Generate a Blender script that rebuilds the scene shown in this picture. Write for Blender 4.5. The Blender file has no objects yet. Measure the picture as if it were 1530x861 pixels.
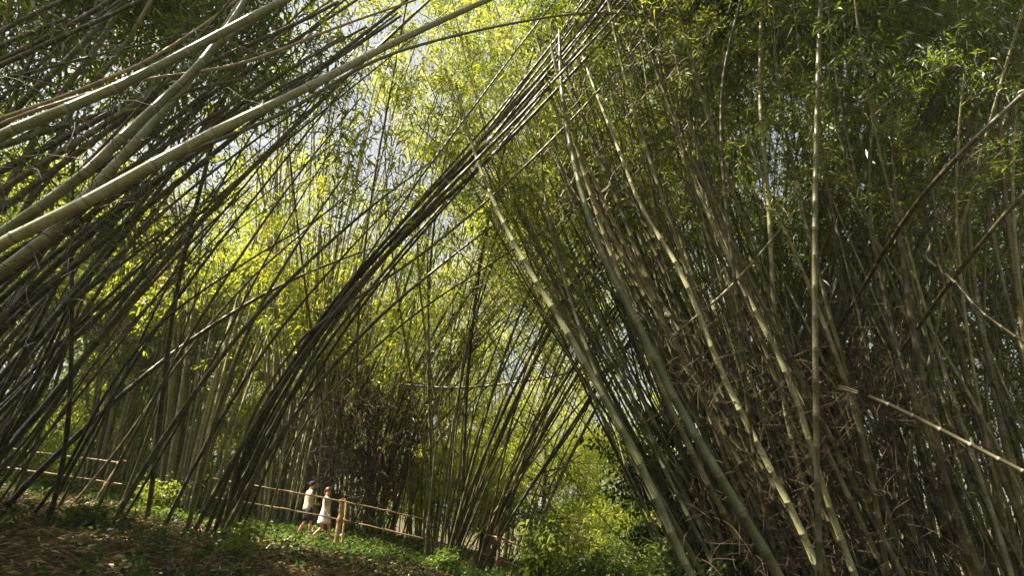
import bpy, bmesh, math, random
import numpy as np
from mathutils import Vector, Matrix

random.seed(7)
rng = np.random.default_rng(11)
scene = bpy.context.scene
C = scene.collection

# ------------------------------------------------------------------ camera, sky, sun, exposure
PITCH = math.radians(22.0)
F = 835.0                                   # focal length in photo pixels (1530 wide)
cam_data = bpy.data.cameras.new('camera')
cam_data.sensor_width = 36.0
cam_data.lens = 36.0 * F / 1530.0
cam_data.clip_start = 0.05
cam_data.clip_end = 3000
cam = bpy.data.objects.new('camera', cam_data)
C.objects.link(cam)
cam.location = (0, 0, 0)
cam.rotation_euler = (math.radians(90) + PITCH, 0, 0)
scene.camera = cam

SUN_EL, SUN_AZ = math.radians(56), math.radians(-100)     # azimuth from +Y, negative = to the left
world = bpy.data.worlds.new('World')
scene.world = world
world.use_nodes = True
wn = world.node_tree
sky = wn.nodes.new('ShaderNodeTexSky')
sky.sky_type = 'NISHITA'
sky.sun_disc = False
sky.sun_elevation = SUN_EL
sky.sun_rotation = SUN_AZ
sky.air_density = 1.0
sky.dust_density = 6.0
sky.ozone_density = 1.0
bgn = wn.nodes['Background']
hs = wn.nodes.new('ShaderNodeHueSaturation'); hs.inputs['Saturation'].default_value = 0.28   # hazy, milky sky
wn.links.new(sky.outputs[0], hs.inputs['Color']); wn.links.new(hs.outputs[0], bgn.inputs[0])
bgn.inputs[1].default_value = 0.05

sl = bpy.data.lights.new('sun', 'SUN')
sl.energy = 5.0
sl.angle = math.radians(0.5)
sl.color = (1.0, 0.90, 0.70)
sun = bpy.data.objects.new('sun', sl)
C.objects.link(sun)
sd = Vector((math.sin(SUN_AZ) * math.cos(SUN_EL), math.cos(SUN_AZ) * math.cos(SUN_EL), math.sin(SUN_EL)))
sun.rotation_euler = sd.to_track_quat('Z', 'Y').to_euler()
sun.location = sd * 60

scene.view_settings.view_transform = 'Standard'
scene.view_settings.look = 'None'
scene.view_settings.exposure = 2.25
scene.view_settings.gamma = 1.0
cy = scene.cycles
cy.max_bounces = 6
cy.diffuse_bounces = 3
cy.glossy_bounces = 2
cy.transmission_bounces = 4
cy.transparent_max_bounces = 4
cy.sample_clamp_indirect = 4.0
cy.caustics_reflective = False
cy.caustics_refractive = False

# ------------------------------------------------------------------ geometry helpers
cp, sp = math.cos(PITCH), math.sin(PITCH)


def at(px, py, d):
    u = -(py - 430.5) / F * d
    x = (px - 765.0) / F * d
    return np.array([x, d * cp - u * sp, d * sp + u * cp])


def hgt(x, y):
    """terrain height: a slope that rises to the left and falls away to the right"""
    x = np.asarray(x, float); y = np.asarray(y, float)
    xs = np.where(x > 0, 14 * np.tanh(x / 14), np.where(x < -20, -20 + 12 * np.tanh((x + 20) / 12), x))
    z = -1.75 - 0.17 * xs
    z = z + 0.07 * np.sin(x * 0.9 + 1.3) * np.sin(y * 0.7) + 0.04 * np.sin(x * 2.3 + y * 1.7)
    z = z - 0.30 * np.clip((y - 16.6) / 0.9, 0, 1) * (1 - 0.5 * np.clip((y - 21) / 2, 0, 1))   # the footpath's bench
    far = np.clip((y - 26) / 60, 0, 1)
    z = z - far * 4.0 * np.clip((x + 30) / 30, 0, 1)
    return z


def mesh_obj(name, verts, faces, mats, parent=None, attrs=None, mat_idx=None, smooth=True, loops=None):
    """verts (N,3) array; faces (M,4) or (M,3) array, or list of such arrays"""
    me = bpy.data.meshes.new(name)
    if not isinstance(faces, (list, tuple)):
        faces = [faces]
    faces = [np.asarray(f, np.int32) for f in faces if len(f)]
    nl = sum(f.size for f in faces); nf = sum(len(f) for f in faces)
    me.vertices.add(len(verts)); me.loops.add(nl); me.polygons.add(nf)
    me.vertices.foreach_set('co', np.asarray(verts, np.float32).ravel())
    me.loops.foreach_set('vertex_index', np.concatenate([f.ravel() for f in faces]))
    starts = []; s = 0
    for f in faces:
        starts.append(s + np.arange(len(f)) * f.shape[1]); s += f.size
    me.polygons.foreach_set('loop_start', np.concatenate(starts).astype(np.int32))
    if mat_idx is not None:
        me.polygons.foreach_set('material_index', np.asarray(mat_idx, np.int32))
    me.polygons.foreach_set('use_smooth', np.full(nf, smooth, bool))
    for m in (mats if isinstance(mats, (list, tuple)) else [mats]):
        me.materials.append(m)
    for k, v in (attrs or {}).items():
        a = me.attributes.new(k, 'FLOAT', 'POINT')
        a.data.foreach_set('value', np.asarray(v, np.float32))
    me.update(calc_edges=True)
    o = bpy.data.objects.new(name, me)
    C.objects.link(o)
    if parent is not None:
        o.parent = parent
    return o


def tag(o, label=None, cat=None, group=None, kind=None):
    if label: o['label'] = label
    if cat: o['category'] = cat
    if group: o['group'] = group
    if kind: o['kind'] = kind
    return o


def empty(name, loc=(0, 0, 0)):
    o = bpy.data.objects.new(name, None)
    o.empty_display_size = 0.2
    o.location = loc
    C.objects.link(o)
    return o


class Buf:
    """collects geometry, then builds one mesh"""
    def __init__(s):
        s.v = []; s.f = []; s.t = []; s.mi = []; s.a = {}; s.n = 0
    def add(s, v, f, mi=0, **at_):
        if len(v) == 0: return
        f = np.asarray(f, np.int64)
        s.v.append(np.asarray(v, np.float32)); s.f.append((f + s.n).astype(np.int32)); s.mi.append(np.full(len(f), mi))
        for k, x in at_.items():
            s.a.setdefault(k, []).append(np.broadcast_to(np.asarray(x, np.float32), (len(v),)))
        s.n += len(v)
    def build(s, name, mats, parent=None, origin=None, smooth=True):
        v = np.concatenate(s.v)
        if origin is not None:
            v = v - np.asarray(origin, np.float32)
        quads = [i for i, f in enumerate(s.f) if f.shape[1] == 4]
        tris = [i for i, f in enumerate(s.f) if f.shape[1] == 3]
        fs = []; mi = []
        for ids in (quads, tris):
            if ids:
                fs.append(np.concatenate([s.f[i] for i in ids])); mi.append(np.concatenate([s.mi[i] for i in ids]))
        at_ = {k: np.concatenate(x) for k, x in s.a.items()}
        return mesh_obj(name, v, fs, mats, parent, at_, np.concatenate(mi), smooth)


def norm(a):
    return a / np.maximum(np.linalg.norm(a, axis=-1, keepdims=True), 1e-9)


def spline(P, n):
    """Catmull-Rom through P, resampled to n points even in arc length"""
    P = np.asarray(P, float)
    Q = np.vstack([2 * P[0] - P[1], P, 2 * P[-1] - P[-2]])
    out = []
    for i in range(1, len(Q) - 2):
        t = np.linspace(0, 1, 14, endpoint=False)[:, None]
        p0, p1, p2, p3 = Q[i - 1], Q[i], Q[i + 1], Q[i + 2]
        out.append(0.5 * (2 * p1 + (p2 - p0) * t + (2 * p0 - 5 * p1 + 4 * p2 - p3) * t * t + (3 * p1 - p0 - 3 * p2 + p3) * t ** 3))
    out.append(P[-1:])
    D = np.vstack(out)
    s = np.concatenate([[0], np.cumsum(np.linalg.norm(np.diff(D, axis=0), axis=1))])
    g = np.linspace(0, s[-1], n)
    return np.stack([np.interp(g, s, D[:, k]) for k in range(3)], 1), s[-1]


def to_ground(P):
    """start the path on the ground: trim what is below it, or run the first stretch down to it"""
    P = np.asarray(P, float)
    D, L = spline(P, 60)
    below = D[:, 2] < hgt(D[:, 0], D[:, 1]) - 0.05
    if below[0]:
        k = int(np.argmax(~below))
        D = D[max(k - 1, 0):]
    else:
        d = norm(D[0] - D[2]); p = D[0].copy(); ext = []
        for _ in range(120):
            d = norm(d + np.array([0, 0, -0.06])); p = p + d * 0.25; ext.append(p.copy())
            if p[2] < hgt(p[0], p[1]) - 0.1: break
        D = np.vstack([np.array(ext)[::-1], D])
    return D


def resample(D, g):
    s = np.concatenate([[0], np.cumsum(np.linalg.norm(np.diff(D, axis=0), axis=1))])
    return np.stack([np.interp(g, s, D[:, k]) for k in range(3)], 1), s[-1]


def tube(P, R, sides=8, seg=None):
    """P (n,3), R (n,) -> verts, quads"""
    n = len(P)
    T = norm(np.gradient(P, axis=0))
    ref = np.array([0.31, 0.93, 0.2])
    A = norm(np.cross(T, ref)); B = np.cross(T, A)
    th = np.linspace(0, 2 * np.pi, sides, endpoint=False)
    V = P[:, None, :] + R[:, None, None] * (np.cos(th)[None, :, None] * A[:, None, :] + np.sin(th)[None, :, None] * B[:, None, :])
    i = np.arange(n - 1)[:, None] * sides; j = np.arange(sides)[None, :]; j2 = (j + 1) % sides
    Fq = np.stack([i + j, i + j2, i + sides + j2, i + sides + j], -1).reshape(-1, 4)
    return V.reshape(-1, 3), Fq


def culm_geo(buf, D, r, sides=8, taper=0.35, detail=True, brown=0.3, tint=0.5):
    """one bamboo culm along dense path D: internodes with swollen rings"""
    s = np.concatenate([[0], np.cumsum(np.linalg.norm(np.diff(D, axis=0), axis=1))]); L = s[-1]
    nodes = []; x = rng.uniform(0.0, 0.25); gap = min(r * rng.uniform(7.0, 9.0), 0.55)
    while x < L:
        t = x / L
        nodes.append(x); x += gap * (0.75 + 0.5 * math.sin(math.pi * min(t * 1.4, 1))) + rng.normal() * 0.01
    nodes = np.array(nodes)
    if detail:
        w = r * 0.22
        g = np.stack([nodes - w, nodes - w * .35, nodes + w * .35, nodes + w], 1).ravel()
        k = np.arange(len(nodes))
        sg = np.stack([k - 0.05, k - 0.012, k + 0.012, k + 0.05], 1).ravel()
        m = np.tile([1.0, 1.09, 1.07, 0.98], len(nodes))
    else:
        w = r * 0.25
        g = np.stack([nodes - w, nodes, nodes + w], 1).ravel(); k = np.arange(len(nodes))
        sg = np.stack([k - 0.06, k + 0.0, k + 0.06], 1).ravel(); m = np.tile([1.0, 1.10, 0.97], len(nodes))
    ok = (g > 0) & (g < L); g, sg, m = g[ok], sg[ok], m[ok]
    if len(g) < 2: return
    P, _ = resample(D, g)
    R = r * m * (1 - (1 - taper) * np.clip(g / L, 0, 1) ** 1.5)
    V, Fq = tube(P, R, sides)
    buf.add(V, Fq, 0, seg=np.repeat(sg, sides), brown=brown, tint=tint)


# leaf-free shafts added along the sun direction to light chosen spots: (point that the sun reaches, radius of the shaft, clear distance kept round the point)
SUNV = np.array(sd)
SUN_SHAFTS = [(at(480, 250, 24), 3.6, 2.5), (at(690, 240, 23), 3.6, 2.5), (at(540, 430, 27), 4.0, 2.5), (at(380, 450, 24), 3.2, 2.5), (at(700, 500, 27), 4.0, 2.5), (at(830, 330, 24), 3.5, 2.5),
        (at(480, 770, 18.2), 1.5, 2.0), (at(430, 800, 15.5), 1.0, 1.5), (at(560, 800, 16), 0.8, 1.5), (at(230, 765, 15.5), 0.7, 1.5), (at(180, 838, 10), 0.5, 1.0),
        (at(600, 330, 22), 4.0, 2.5), (at(740, 400, 20), 4.0, 2.5), (at(620, 560, 21.5), 3.0, 2.5), (at(450, 400, 23), 3.8, 2.5), (at(330, 330, 22), 3.2, 2.5), (at(420, 620, 22), 2.4, 2.5), (at(250, 480, 21), 2.5, 2.5),
        (at(850, 640, 30), 3.5, 3.0), (at(760, 560, 18), 1.5, 2.0), (at(700, 700, 16.2), 1.2, 1.5), (at(900, 760, 22), 2.5, 2.5),
        (at(850, 490, 10.4), 0.9, 1.2), (at(770, 360, 11), 0.8, 1.2), (at(950, 420, 10.5), 0.8, 1.2), (at(1020, 400, 10.9), 0.7, 1.2), (at(1080, 470, 10.8), 0.7, 1.2),
        (at(1000, 520, 11.5), 0.8, 1.2), (at(1150, 620, 10.5), 0.5, 1.2), (at(1300, 520, 10), 0.4, 1.2), (at(1230, 420, 9), 0.35, 1.2), (at(1390, 330, 8), 0.35, 1), (at(1430, 640, 7.2), 0.35, 1),
        (at(400, 158, 5), 0.6, 0.7), (at(200, 255, 4.4), 0.55, 0.7), (at(60, 340, 4.3), 0.5, 0.7), (at(180, 125, 4.8), 0.4, 0.7), (at(140, 250, 5), 0.4, 0.7), (at(1440, 120, 9), 0.9, 0.8),
        (at(950, 800, 13), 1.2, 1.0), (at(812, 790, 15), 1.0, 1.0), (at(880, 600, 34), 4.0, 2.0), (at(820, 700, 27), 3, 2)]
SUN_SHAFTS += [(np.array([x, y, float(hgt(x, y))]), r, 0.8) for x, y, r in ((-5.5, 9, .35), (-3.2, 8.6, .3), (-7.5, 10.5, .4), (-9.5, 12, .4), (-4.2, 12.5, .5), (-2.5, 14, .5), (-1.5, 16, .6), (-6, 14, .5), (-11, 15, .5), (-8, 16.5, .6), (-3.5, 17, .6))]

SUN_SHAFTS += [(at(_a, _b, _c), 0.22, 0.8) for _a, _b, _c in np.random.default_rng(5).uniform((960, 150, 9.5), (1500, 800, 12), (26, 3))]
SUN_SHAFTS += [(at(_a, _b, _c), 0.5, 0.8) for _a, _b, _c in np.random.default_rng(6).uniform((860, 230, 10), (1180, 660, 12.5), (26, 3))]


def in_sun_shaft(P):
    m = np.zeros(len(P), bool)
    for c, r, k in SUN_SHAFTS:
        v = P - c; t = v @ SUNV
        m |= (t > k) & (np.linalg.norm(v - t[:, None] * SUNV, axis=1) < r * (0.8 + 0.2 * np.sin(t * 1.7)))
    return m


def leaves(buf, base, d, size, wr, droop, tint, mi=0):
    keep = ~in_sun_shaft(base)
    base, d, size, droop, tint = base[keep], d[keep], size[keep], droop[keep], np.broadcast_to(tint, keep.shape)[keep]
    """one folded blade per row: base point, direction, length"""
    n = len(base)
    if n == 0: return
    d = norm(d)
    rnd = norm(rng.normal(size=(n, 3)) + np.array([0, 0, 0.9]))
    side = norm(np.cross(d, rnd)); nrm = np.cross(side, d)
    l = size[:, None]
    mid = base + d * l * 0.42 + nrm * l * 0.03
    tip = base + d * l - np.array([0, 0, 1]) * l * droop[:, None]
    a = mid + side * l * wr; b = mid - side * l * wr
    V = np.stack([base, a, tip, b], 1).reshape(-1, 3)
    Fq = np.arange(n * 4).reshape(n, 4)
    buf.add(V, Fq, mi, tint=np.repeat(tint, 4))


def foliage_geo(buf, D, t0, t1, nb, blen, lp, lsize, tint=0.5, twigs=True, steps=7, wr=0.065, tspread=0.13):
    """leafy side branches on a culm path. nb branches, lp leaves at each of their stations"""
    s = np.concatenate([[0], np.cumsum(np.linalg.norm(np.diff(D, axis=0), axis=1))]); L = s[-1]
    t = rng.uniform(t0, t1, nb)
    g = t * L
    P, _ = resample(D, g)
    P2, _ = resample(D, np.minimum(g + 0.3, L)); P1, _ = resample(D, np.maximum(g - 0.3, 0))
    T = norm(P2 - P1)
    out = norm(np.cross(T, rng.normal(size=(nb, 3))))
    d0 = norm(out * 0.9 + T * 0.55 + np.array([0, 0, 0.25]))
    bl = blen * rng.uniform(0.35, 1.15, nb) * (1.1 - 0.55 * (t - t0) / max(t1 - t0, 1e-3))
    k = np.linspace(0, 1, steps)
    drop = rng.uniform(0.15, 0.75, nb)
    path = P[:, None, :] + d0[:, None, :] * (bl[:, None] * k)[:, :, None]
    path[:, :, 2] -= drop[:, None] * bl[:, None] * 0.8 * k ** 2
    path += np.cumsum(rng.normal(size=path.shape) * 0.035 * bl[:, None, None], axis=1)
    bt = tint + rng.normal(size=nb) * tspread
    # leaves
    st = path[:, 1:, :]; dirs = norm(path[:, 1:, :] - path[:, :-1, :])
    n = nb * (steps - 1) * lp
    base = np.repeat(st.reshape(-1, 3), lp, axis=0) + rng.normal(size=(n, 3)) * 0.10 * (lsize / 0.2)
    dd = np.repeat(dirs.reshape(-1, 3), lp, axis=0) * 0.7 + rng.normal(size=(n, 3)) * 0.62 + np.array([0, 0, -0.25])
    sz = lsize * rng.uniform(0.55, 1.2, n)
    leaves(buf, base, dd, sz, wr, rng.uniform(0.0, 0.35, n), np.repeat(bt, (steps - 1) * lp) + rng.normal(size=n) * 0.07, 0)
    if twigs:
        A = path[:, :-1, :].reshape(-1, 3); B = path[:, 1:, :].reshape(-1, 3)
        rr = np.tile(np.linspace(0.011, 0.003, steps - 1), nb)[:, None]
        dv = norm(B - A); u = norm(np.cross(dv, np.array([0.3, 0.9, 0.3]))); v = np.cross(dv, u)
        th = [0, 2.094, 4.189]
        ring = lambda X: np.stack([X + rr * (math.cos(a) * u + math.sin(a) * v) for a in th], 1)
        V = np.concatenate([ring(A), ring(B)], 1).reshape(-1, 3)
        o = (np.arange(len(A)) * 6)[:, None, None]
        q = np.array([[0, 1, 4, 3], [1, 2, 5, 4], [2, 0, 3, 5]])[None]
        buf.add(V, (o + q).reshape(-1, 4), 1, tint=0.4)


# ------------------------------------------------------------------ materials
def new_mat(name):
    m = bpy.data.materials.new(name); m.use_nodes = True
    nt = m.node_tree
    for n in list(nt.nodes): nt.nodes.remove(n)
    out = nt.nodes.new('ShaderNodeOutputMaterial')
    return m, nt, out


def N(nt, t, **kw):
    n = nt.nodes.new(t)
    for k, v in kw.items():
        if k.startswith('i_'):
            n.inputs[k[2:].replace('_', ' ')].default_value = v
        else:
            setattr(n, k, v)
    return n


def ramp(nt, fac, stops):
    r = nt.nodes.new('ShaderNodeValToRGB')
    el = r.color_ramp.elements
    while len(el) > 1: el.remove(el[-1])
    el[0].position = stops[0][0]; el[0].color = (*stops[0][1], 1)
    for p, c in stops[1:]:
        e = el.new(p); e.color = (*c, 1)
    nt.links.new(fac, r.inputs[0])
    return r.outputs[0]


def attr(nt, name):
    a = nt.nodes.new('ShaderNodeAttribute'); a.attribute_name = name
    return a.outputs['Fac']


def math_(nt, op, a, b=None, clamp=False):
    m = nt.nodes.new('ShaderNodeMath'); m.operation = op; m.use_clamp = clamp
    for i, x in enumerate((a, b)):
        if x is None: continue
        if isinstance(x, (int, float)): m.inputs[i].default_value = x
        else: nt.links.new(x, m.inputs[i])
    return m.outputs[0]


def mixc(nt, fac, a, b, mode='MIX'):
    m = nt.nodes.new('ShaderNodeMix'); m.data_type = 'RGBA'; m.blend_type = mode
    for s, x in ((0, fac), (6, a), (7, b)):
        if isinstance(x, (int, float)): m.inputs[s].default_value = x
        elif isinstance(x, tuple): m.inputs[s].default_value = (*x, 1)
        else: nt.links.new(x, m.inputs[s])
    return m.outputs[2]


def noise(nt, scale, detail=3, rough=0.6, vec=None, stretch=None):
    n = nt.nodes.new('ShaderNodeTexNoise'); n.inputs['Scale'].default_value = scale
    n.inputs['Detail'].default_value = detail; n.inputs['Roughness'].default_value = rough
    if vec is None:
        vec = nt.nodes.new('ShaderNodeNewGeometry').outputs['Position']
    if stretch:
        mp = nt.nodes.new('ShaderNodeMapping'); mp.inputs['Scale'].default_value = stretch
        nt.links.new(vec, mp.inputs[0]); vec = mp.outputs[0]
    nt.links.new(vec, n.inputs['Vector'])
    return n.outputs['Fac']


def bamboo_material():
    m, nt, out = new_mat('bamboo_culm_skin')
    b = N(nt, 'ShaderNodeBsdfPrincipled')
    nt.links.new(b.outputs[0], out.inputs[0])
    t = attr(nt, 'tint'); br = attr(nt, 'brown'); sg = attr(nt, 'seg')
    green = ramp(nt, t, [(0, (0.022, 0.030, 0.012)), (0.45, (0.078, 0.095, 0.038)), (0.8, (0.22, 0.235, 0.115)), (1, (0.34, 0.34, 0.19))])  # low tints darkened to deepen shadows: shade put into the culm colour
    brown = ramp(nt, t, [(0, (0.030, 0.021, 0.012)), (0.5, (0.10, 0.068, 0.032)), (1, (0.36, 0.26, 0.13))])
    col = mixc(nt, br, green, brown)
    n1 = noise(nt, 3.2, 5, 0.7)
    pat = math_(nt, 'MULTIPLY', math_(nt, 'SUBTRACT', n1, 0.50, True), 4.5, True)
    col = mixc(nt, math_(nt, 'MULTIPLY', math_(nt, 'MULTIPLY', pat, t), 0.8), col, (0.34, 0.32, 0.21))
    n2 = noise(nt, 9.0, 4, 0.7)
    dk = math_(nt, 'MULTIPLY', math_(nt, 'SUBTRACT', n2, 0.52, True), 6, True)
    col = mixc(nt, math_(nt, 'MULTIPLY', dk, 0.5), col, (0.045, 0.042, 0.025))
    n3 = noise(nt, 45.0, 3, 0.6)
    col = mixc(nt, 1.0, col, ramp(nt, n3, [(0.25, (0.65, 0.65, 0.65)), (0.7, (1.25, 1.25, 1.25))]), 'MULTIPLY')
    # node rings: dark scar at the ring, pale wax just below
    fr = math_(nt, 'FRACT', sg)
    ring = ramp(nt, fr, [(0.0, (1, 1, 1)), (0.03, (1, 1, 1)), (0.05, (0, 0, 0)), (0.96, (0, 0, 0)), (0.975, (1, 1, 1)), (1.0, (1, 1, 1))])
    wax = ramp(nt, fr, [(0.86, (0, 0, 0)), (0.93, (1, 1, 1)), (0.955, (1, 1, 1)), (0.97, (0, 0, 0))])
    col = mixc(nt, math_(nt, 'MULTIPLY', wax, 0.35), col, (0.36, 0.35, 0.26))
    col = mixc(nt, math_(nt, 'MULTIPLY', ring, 0.5), col, (0.075, 0.05, 0.028))
    n5 = noise(nt, 1.3, 6, 0.75)
    col = mixc(nt, math_(nt, 'MULTIPLY', math_(nt, 'SUBTRACT', n5, 0.50, True), 3.0, True), col, (0.075, 0.085, 0.035))
    nt.links.new(col, b.inputs['Base Color'])
    b.inputs['Roughness'].default_value = 0.42
    b.inputs['Specular IOR Level'].default_value = 0.4
    bp = N(nt, 'ShaderNodeBump'); bp.inputs['Strength'].default_value = 0.25; bp.inputs['Distance'].default_value = 0.01
    nt.links.new(n2, bp.inputs['Height']); nt.links.new(bp.outputs[0], b.inputs['Normal'])
    return m


def leaf_material(name, refl, trans, tfac=0.5):
    m, nt, out = new_mat(name)
    t = attr(nt, 'tint')
    c1 = ramp(nt, t, refl); c2 = ramp(nt, t, trans)
    d = N(nt, 'ShaderNodeBsdfDiffuse'); nt.links.new(c1, d.inputs[0])
    tr = N(nt, 'ShaderNodeBsdfTranslucent'); nt.links.new(c2, tr.inputs[0])
    mx = N(nt, 'ShaderNodeMixShader'); mx.inputs[0].default_value = tfac
    nt.links.new(d.outputs[0], mx.inputs[1]); nt.links.new(tr.outputs[0], mx.inputs[2])
    g = N(nt, 'ShaderNodeBsdfGlossy'); g.inputs['Roughness'].default_value = 0.6; g.inputs['Color'].default_value = (1, 1, 1, 1)
    fr = N(nt, 'ShaderNodeFresnel'); fr.inputs[0].default_value = 1.4
    m2 = N(nt, 'ShaderNodeMixShader'); nt.links.new(math_(nt, 'MULTIPLY', fr.outputs[0], 0.12), m2.inputs[0])
    nt.links.new(mx.outputs[0], m2.inputs[1]); nt.links.new(g.outputs[0], m2.inputs[2])
    nt.links.new(m2.outputs[0], out.inputs[0])
    return m


M_BAMBOO = bamboo_material()
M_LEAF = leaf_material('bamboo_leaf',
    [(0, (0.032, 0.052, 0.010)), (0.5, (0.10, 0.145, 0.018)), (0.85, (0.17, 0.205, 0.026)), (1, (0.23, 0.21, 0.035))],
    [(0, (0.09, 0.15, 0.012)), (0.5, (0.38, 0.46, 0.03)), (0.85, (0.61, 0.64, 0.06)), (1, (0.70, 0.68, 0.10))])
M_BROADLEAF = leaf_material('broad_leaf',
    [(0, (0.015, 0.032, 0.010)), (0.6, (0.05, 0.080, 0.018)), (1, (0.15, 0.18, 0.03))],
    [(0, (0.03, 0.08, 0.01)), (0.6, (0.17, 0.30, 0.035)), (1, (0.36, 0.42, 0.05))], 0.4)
M_LITTER = leaf_material('fallen_leaf',
    [(0, (0.055, 0.040, 0.018)), (0.5, (0.15, 0.11, 0.05)), (1, (0.38, 0.30, 0.15))],
    [(0, (0.08, 0.05, 0.02)), (1, (0.3, 0.2, 0.08))], 0.15)


def plain(name, col, rough=0.6, vary=0.25, scale=20.0, stretch=None, spec=0.4):
    m, nt, out = new_mat(name)
    b = N(nt, 'ShaderNodeBsdfPrincipled'); nt.links.new(b.outputs[0], out.inputs[0])
    n = noise(nt, scale, 4, 0.65, None, stretch)
    k = ramp(nt, n, [(0.3, (1 - vary,) * 3), (0.7, (1 + vary,) * 3)])
    nt.links.new(mixc(nt, 1.0, col, k, 'MULTIPLY'), b.inputs['Base Color'])
    b.inputs['Roughness'].default_value = rough; b.inputs['Specular IOR Level'].default_value = spec
    return m


M_TWIG = plain('twig_bark', (0.09, 0.07, 0.035), 0.7, 0.3)
M_DRY = plain('dry_twig', (0.06, 0.041, 0.022), 0.75, 0.4, 6)
M_SHEATH = plain('dry_sheath', (0.30, 0.15, 0.07), 0.7, 0.35, 12)
M_BARK = plain('tree_bark', (0.10, 0.08, 0.055), 0.85, 0.35, 8, (1, 1, 0.25))


def ground_material():
    m, nt, out = new_mat('forest_floor')
    b = N(nt, 'ShaderNodeBsdfPrincipled'); nt.links.new(b.outputs[0], out.inputs[0])
    n1 = noise(nt, 0.5, 6, 0.65); n2 = noise(nt, 9.0, 6, 0.75); n3 = noise(nt, 40, 4, 0.7)
    soil = ramp(nt, n2, [(0.3, (0.028, 0.022, 0.011)), (0.5, (0.070, 0.054, 0.025)), (0.68, (0.17, 0.130, 0.062))])
    moss = ramp(nt, n3, [(0.3, (0.02, 0.035, 0.01)), (0.7, (0.06, 0.09, 0.02))])
    col = mixc(nt, ramp(nt, n1, [(0.48, (0, 0, 0)), (0.60, (0.8, 0.8, 0.8))]), soil, moss)
    nt.links.new(col, b.inputs['Base Color']); b.inputs['Roughness'].default_value = 0.95
    b.inputs['Specular IOR Level'].default_value = 0.15
    bp = N(nt, 'ShaderNodeBump'); bp.inputs['Strength'].default_value = 0.8; bp.inputs['Distance'].default_value = 0.05
    nt.links.new(n2, bp.inputs['Height']); nt.links.new(bp.outputs[0], b.inputs['Normal'])
    return m


M_GROUND = ground_material()
M_PATH = plain('trodden_earth', (0.16, 0.105, 0.06), 0.95, 0.35, 6, None, 0.1)

# ------------------------------------------------------------------ the setting
def axis(lo, hi, step, far):
    a = np.arange(lo, hi + step, step)
    o = np.array([1.0, 2.5, 5, 9, 15, 25, 45, 80, 150, 300, 600, 1100])
    return np.concatenate([(lo - o)[::-1], a, hi + o])


xs = axis(-26, 16, 0.35, 1200); ys = axis(-4, 34, 0.35, 1200)
X, Y = np.meshgrid(xs, ys)
Z = hgt(X, Y) + 0.03 * np.sin(X * 5.1 + Y * 2.2) * np.sin(Y * 4.3)
V = np.stack([X, Y, Z], -1).reshape(-1, 3)
nx = len(xs)
I = (np.arange(len(ys) - 1)[:, None] * nx + np.arange(nx - 1)[None]).ravel()
g_ = mesh_obj('ground', V, np.stack([I, I + 1, I + nx + 1, I + nx], 1), M_GROUND)
tag(g_, 'sloping forest floor of brown litter and low green growth', 'ground', kind='structure')

# the footpath behind the railing
px_ = np.linspace(-24, 9, 120); V = []
for j, off in enumerate(np.linspace(-0.9, 0.9, 7)):
    yy = 19.6 + off + 0.15 * np.sin(px_ * 0.7)
    V.append(np.stack([px_, yy, hgt(px_, yy) + 0.045 - 0.03 * abs(off)], 1))
V = np.stack(V, 0).reshape(-1, 3); n_ = len(px_)
I = (np.arange(6)[:, None] * n_ + np.arange(n_ - 1)[None]).ravel()
tag(mesh_obj('path', V, np.stack([I, I + 1, I + n_ + 1, I + n_], 1), M_PATH),
    'trodden earth footpath behind the bamboo railing', 'path', kind='structure')

# the damp hazy air of the grove
def haze_box(density):
    m, nt, out = new_mat('hazy_air')
    v = N(nt, 'ShaderNodeVolumePrincipled'); v.inputs['Density'].default_value = density
    v.inputs['Color'].default_value = (0.92, 0.94, 0.88, 1); v.inputs['Anisotropy'].default_value = 0.3
    nt.links.new(v.outputs[0], out.inputs['Volume'])
    lo, hi = (-1350, -1350, -12), (1350, 1350, 32)
    V = np.array([(x, y, z) for z in (lo[2], hi[2]) for y in (lo[1], hi[1]) for x in (lo[0], hi[0])], float)
    Fq = np.array([(0, 2, 3, 1), (4, 5, 7, 6), (0, 1, 5, 4), (2, 6, 7, 3), (0, 4, 6, 2), (1, 3, 7, 5)])
    tag(mesh_obj('haze', V, Fq, m, smooth=False), 'thin pale haze in the air of the grove', 'haze', kind='stuff')


haze_box(0.0005)
cy.volume_bounces = 0

# ------------------------------------------------------------------ bamboo culms
N_CULM = [0]


ORD = ['leftmost', 'second', 'third', 'fourth', 'fifth', 'sixth', 'seventh', 'eighth', 'ninth', 'tenth', 'eleventh', 'twelfth']
PENDING = {}


def screen_x(D):
    """photo column of the culm where it crosses the middle of its visible run"""
    d = D[:, 1] * cp + D[:, 2] * sp; u = -D[:, 1] * sp + D[:, 2] * cp
    X_ = 765 + F * D[:, 0] / d; Y_ = 430.5 - F * u / d
    ok = (d > 0.5) & (X_ > 0) & (X_ < 1530) & (Y_ > 0) & (Y_ < 861)
    return float(np.median(X_[ok])) if ok.any() else -1.0


def words(r, rq, brown, tint, ang, clump):
    size = 'thick' if r > rq[1] else ('slim' if r < rq[0] else 'mid sized')
    colr = 'brown' if brown > 0.6 else ('pale' if tint > 0.6 else ('dark' if tint < 0.35 else 'green'))
    a = abs(ang)
    if a < 12: lean = 'upright'
    else: lean = ('tilting' if a < 26 else ('leaning' if a < 45 else 'slanting')) + (' right' if ang > 0 else ' left')
    return (f'{size} {colr}', lean, clump)


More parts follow.
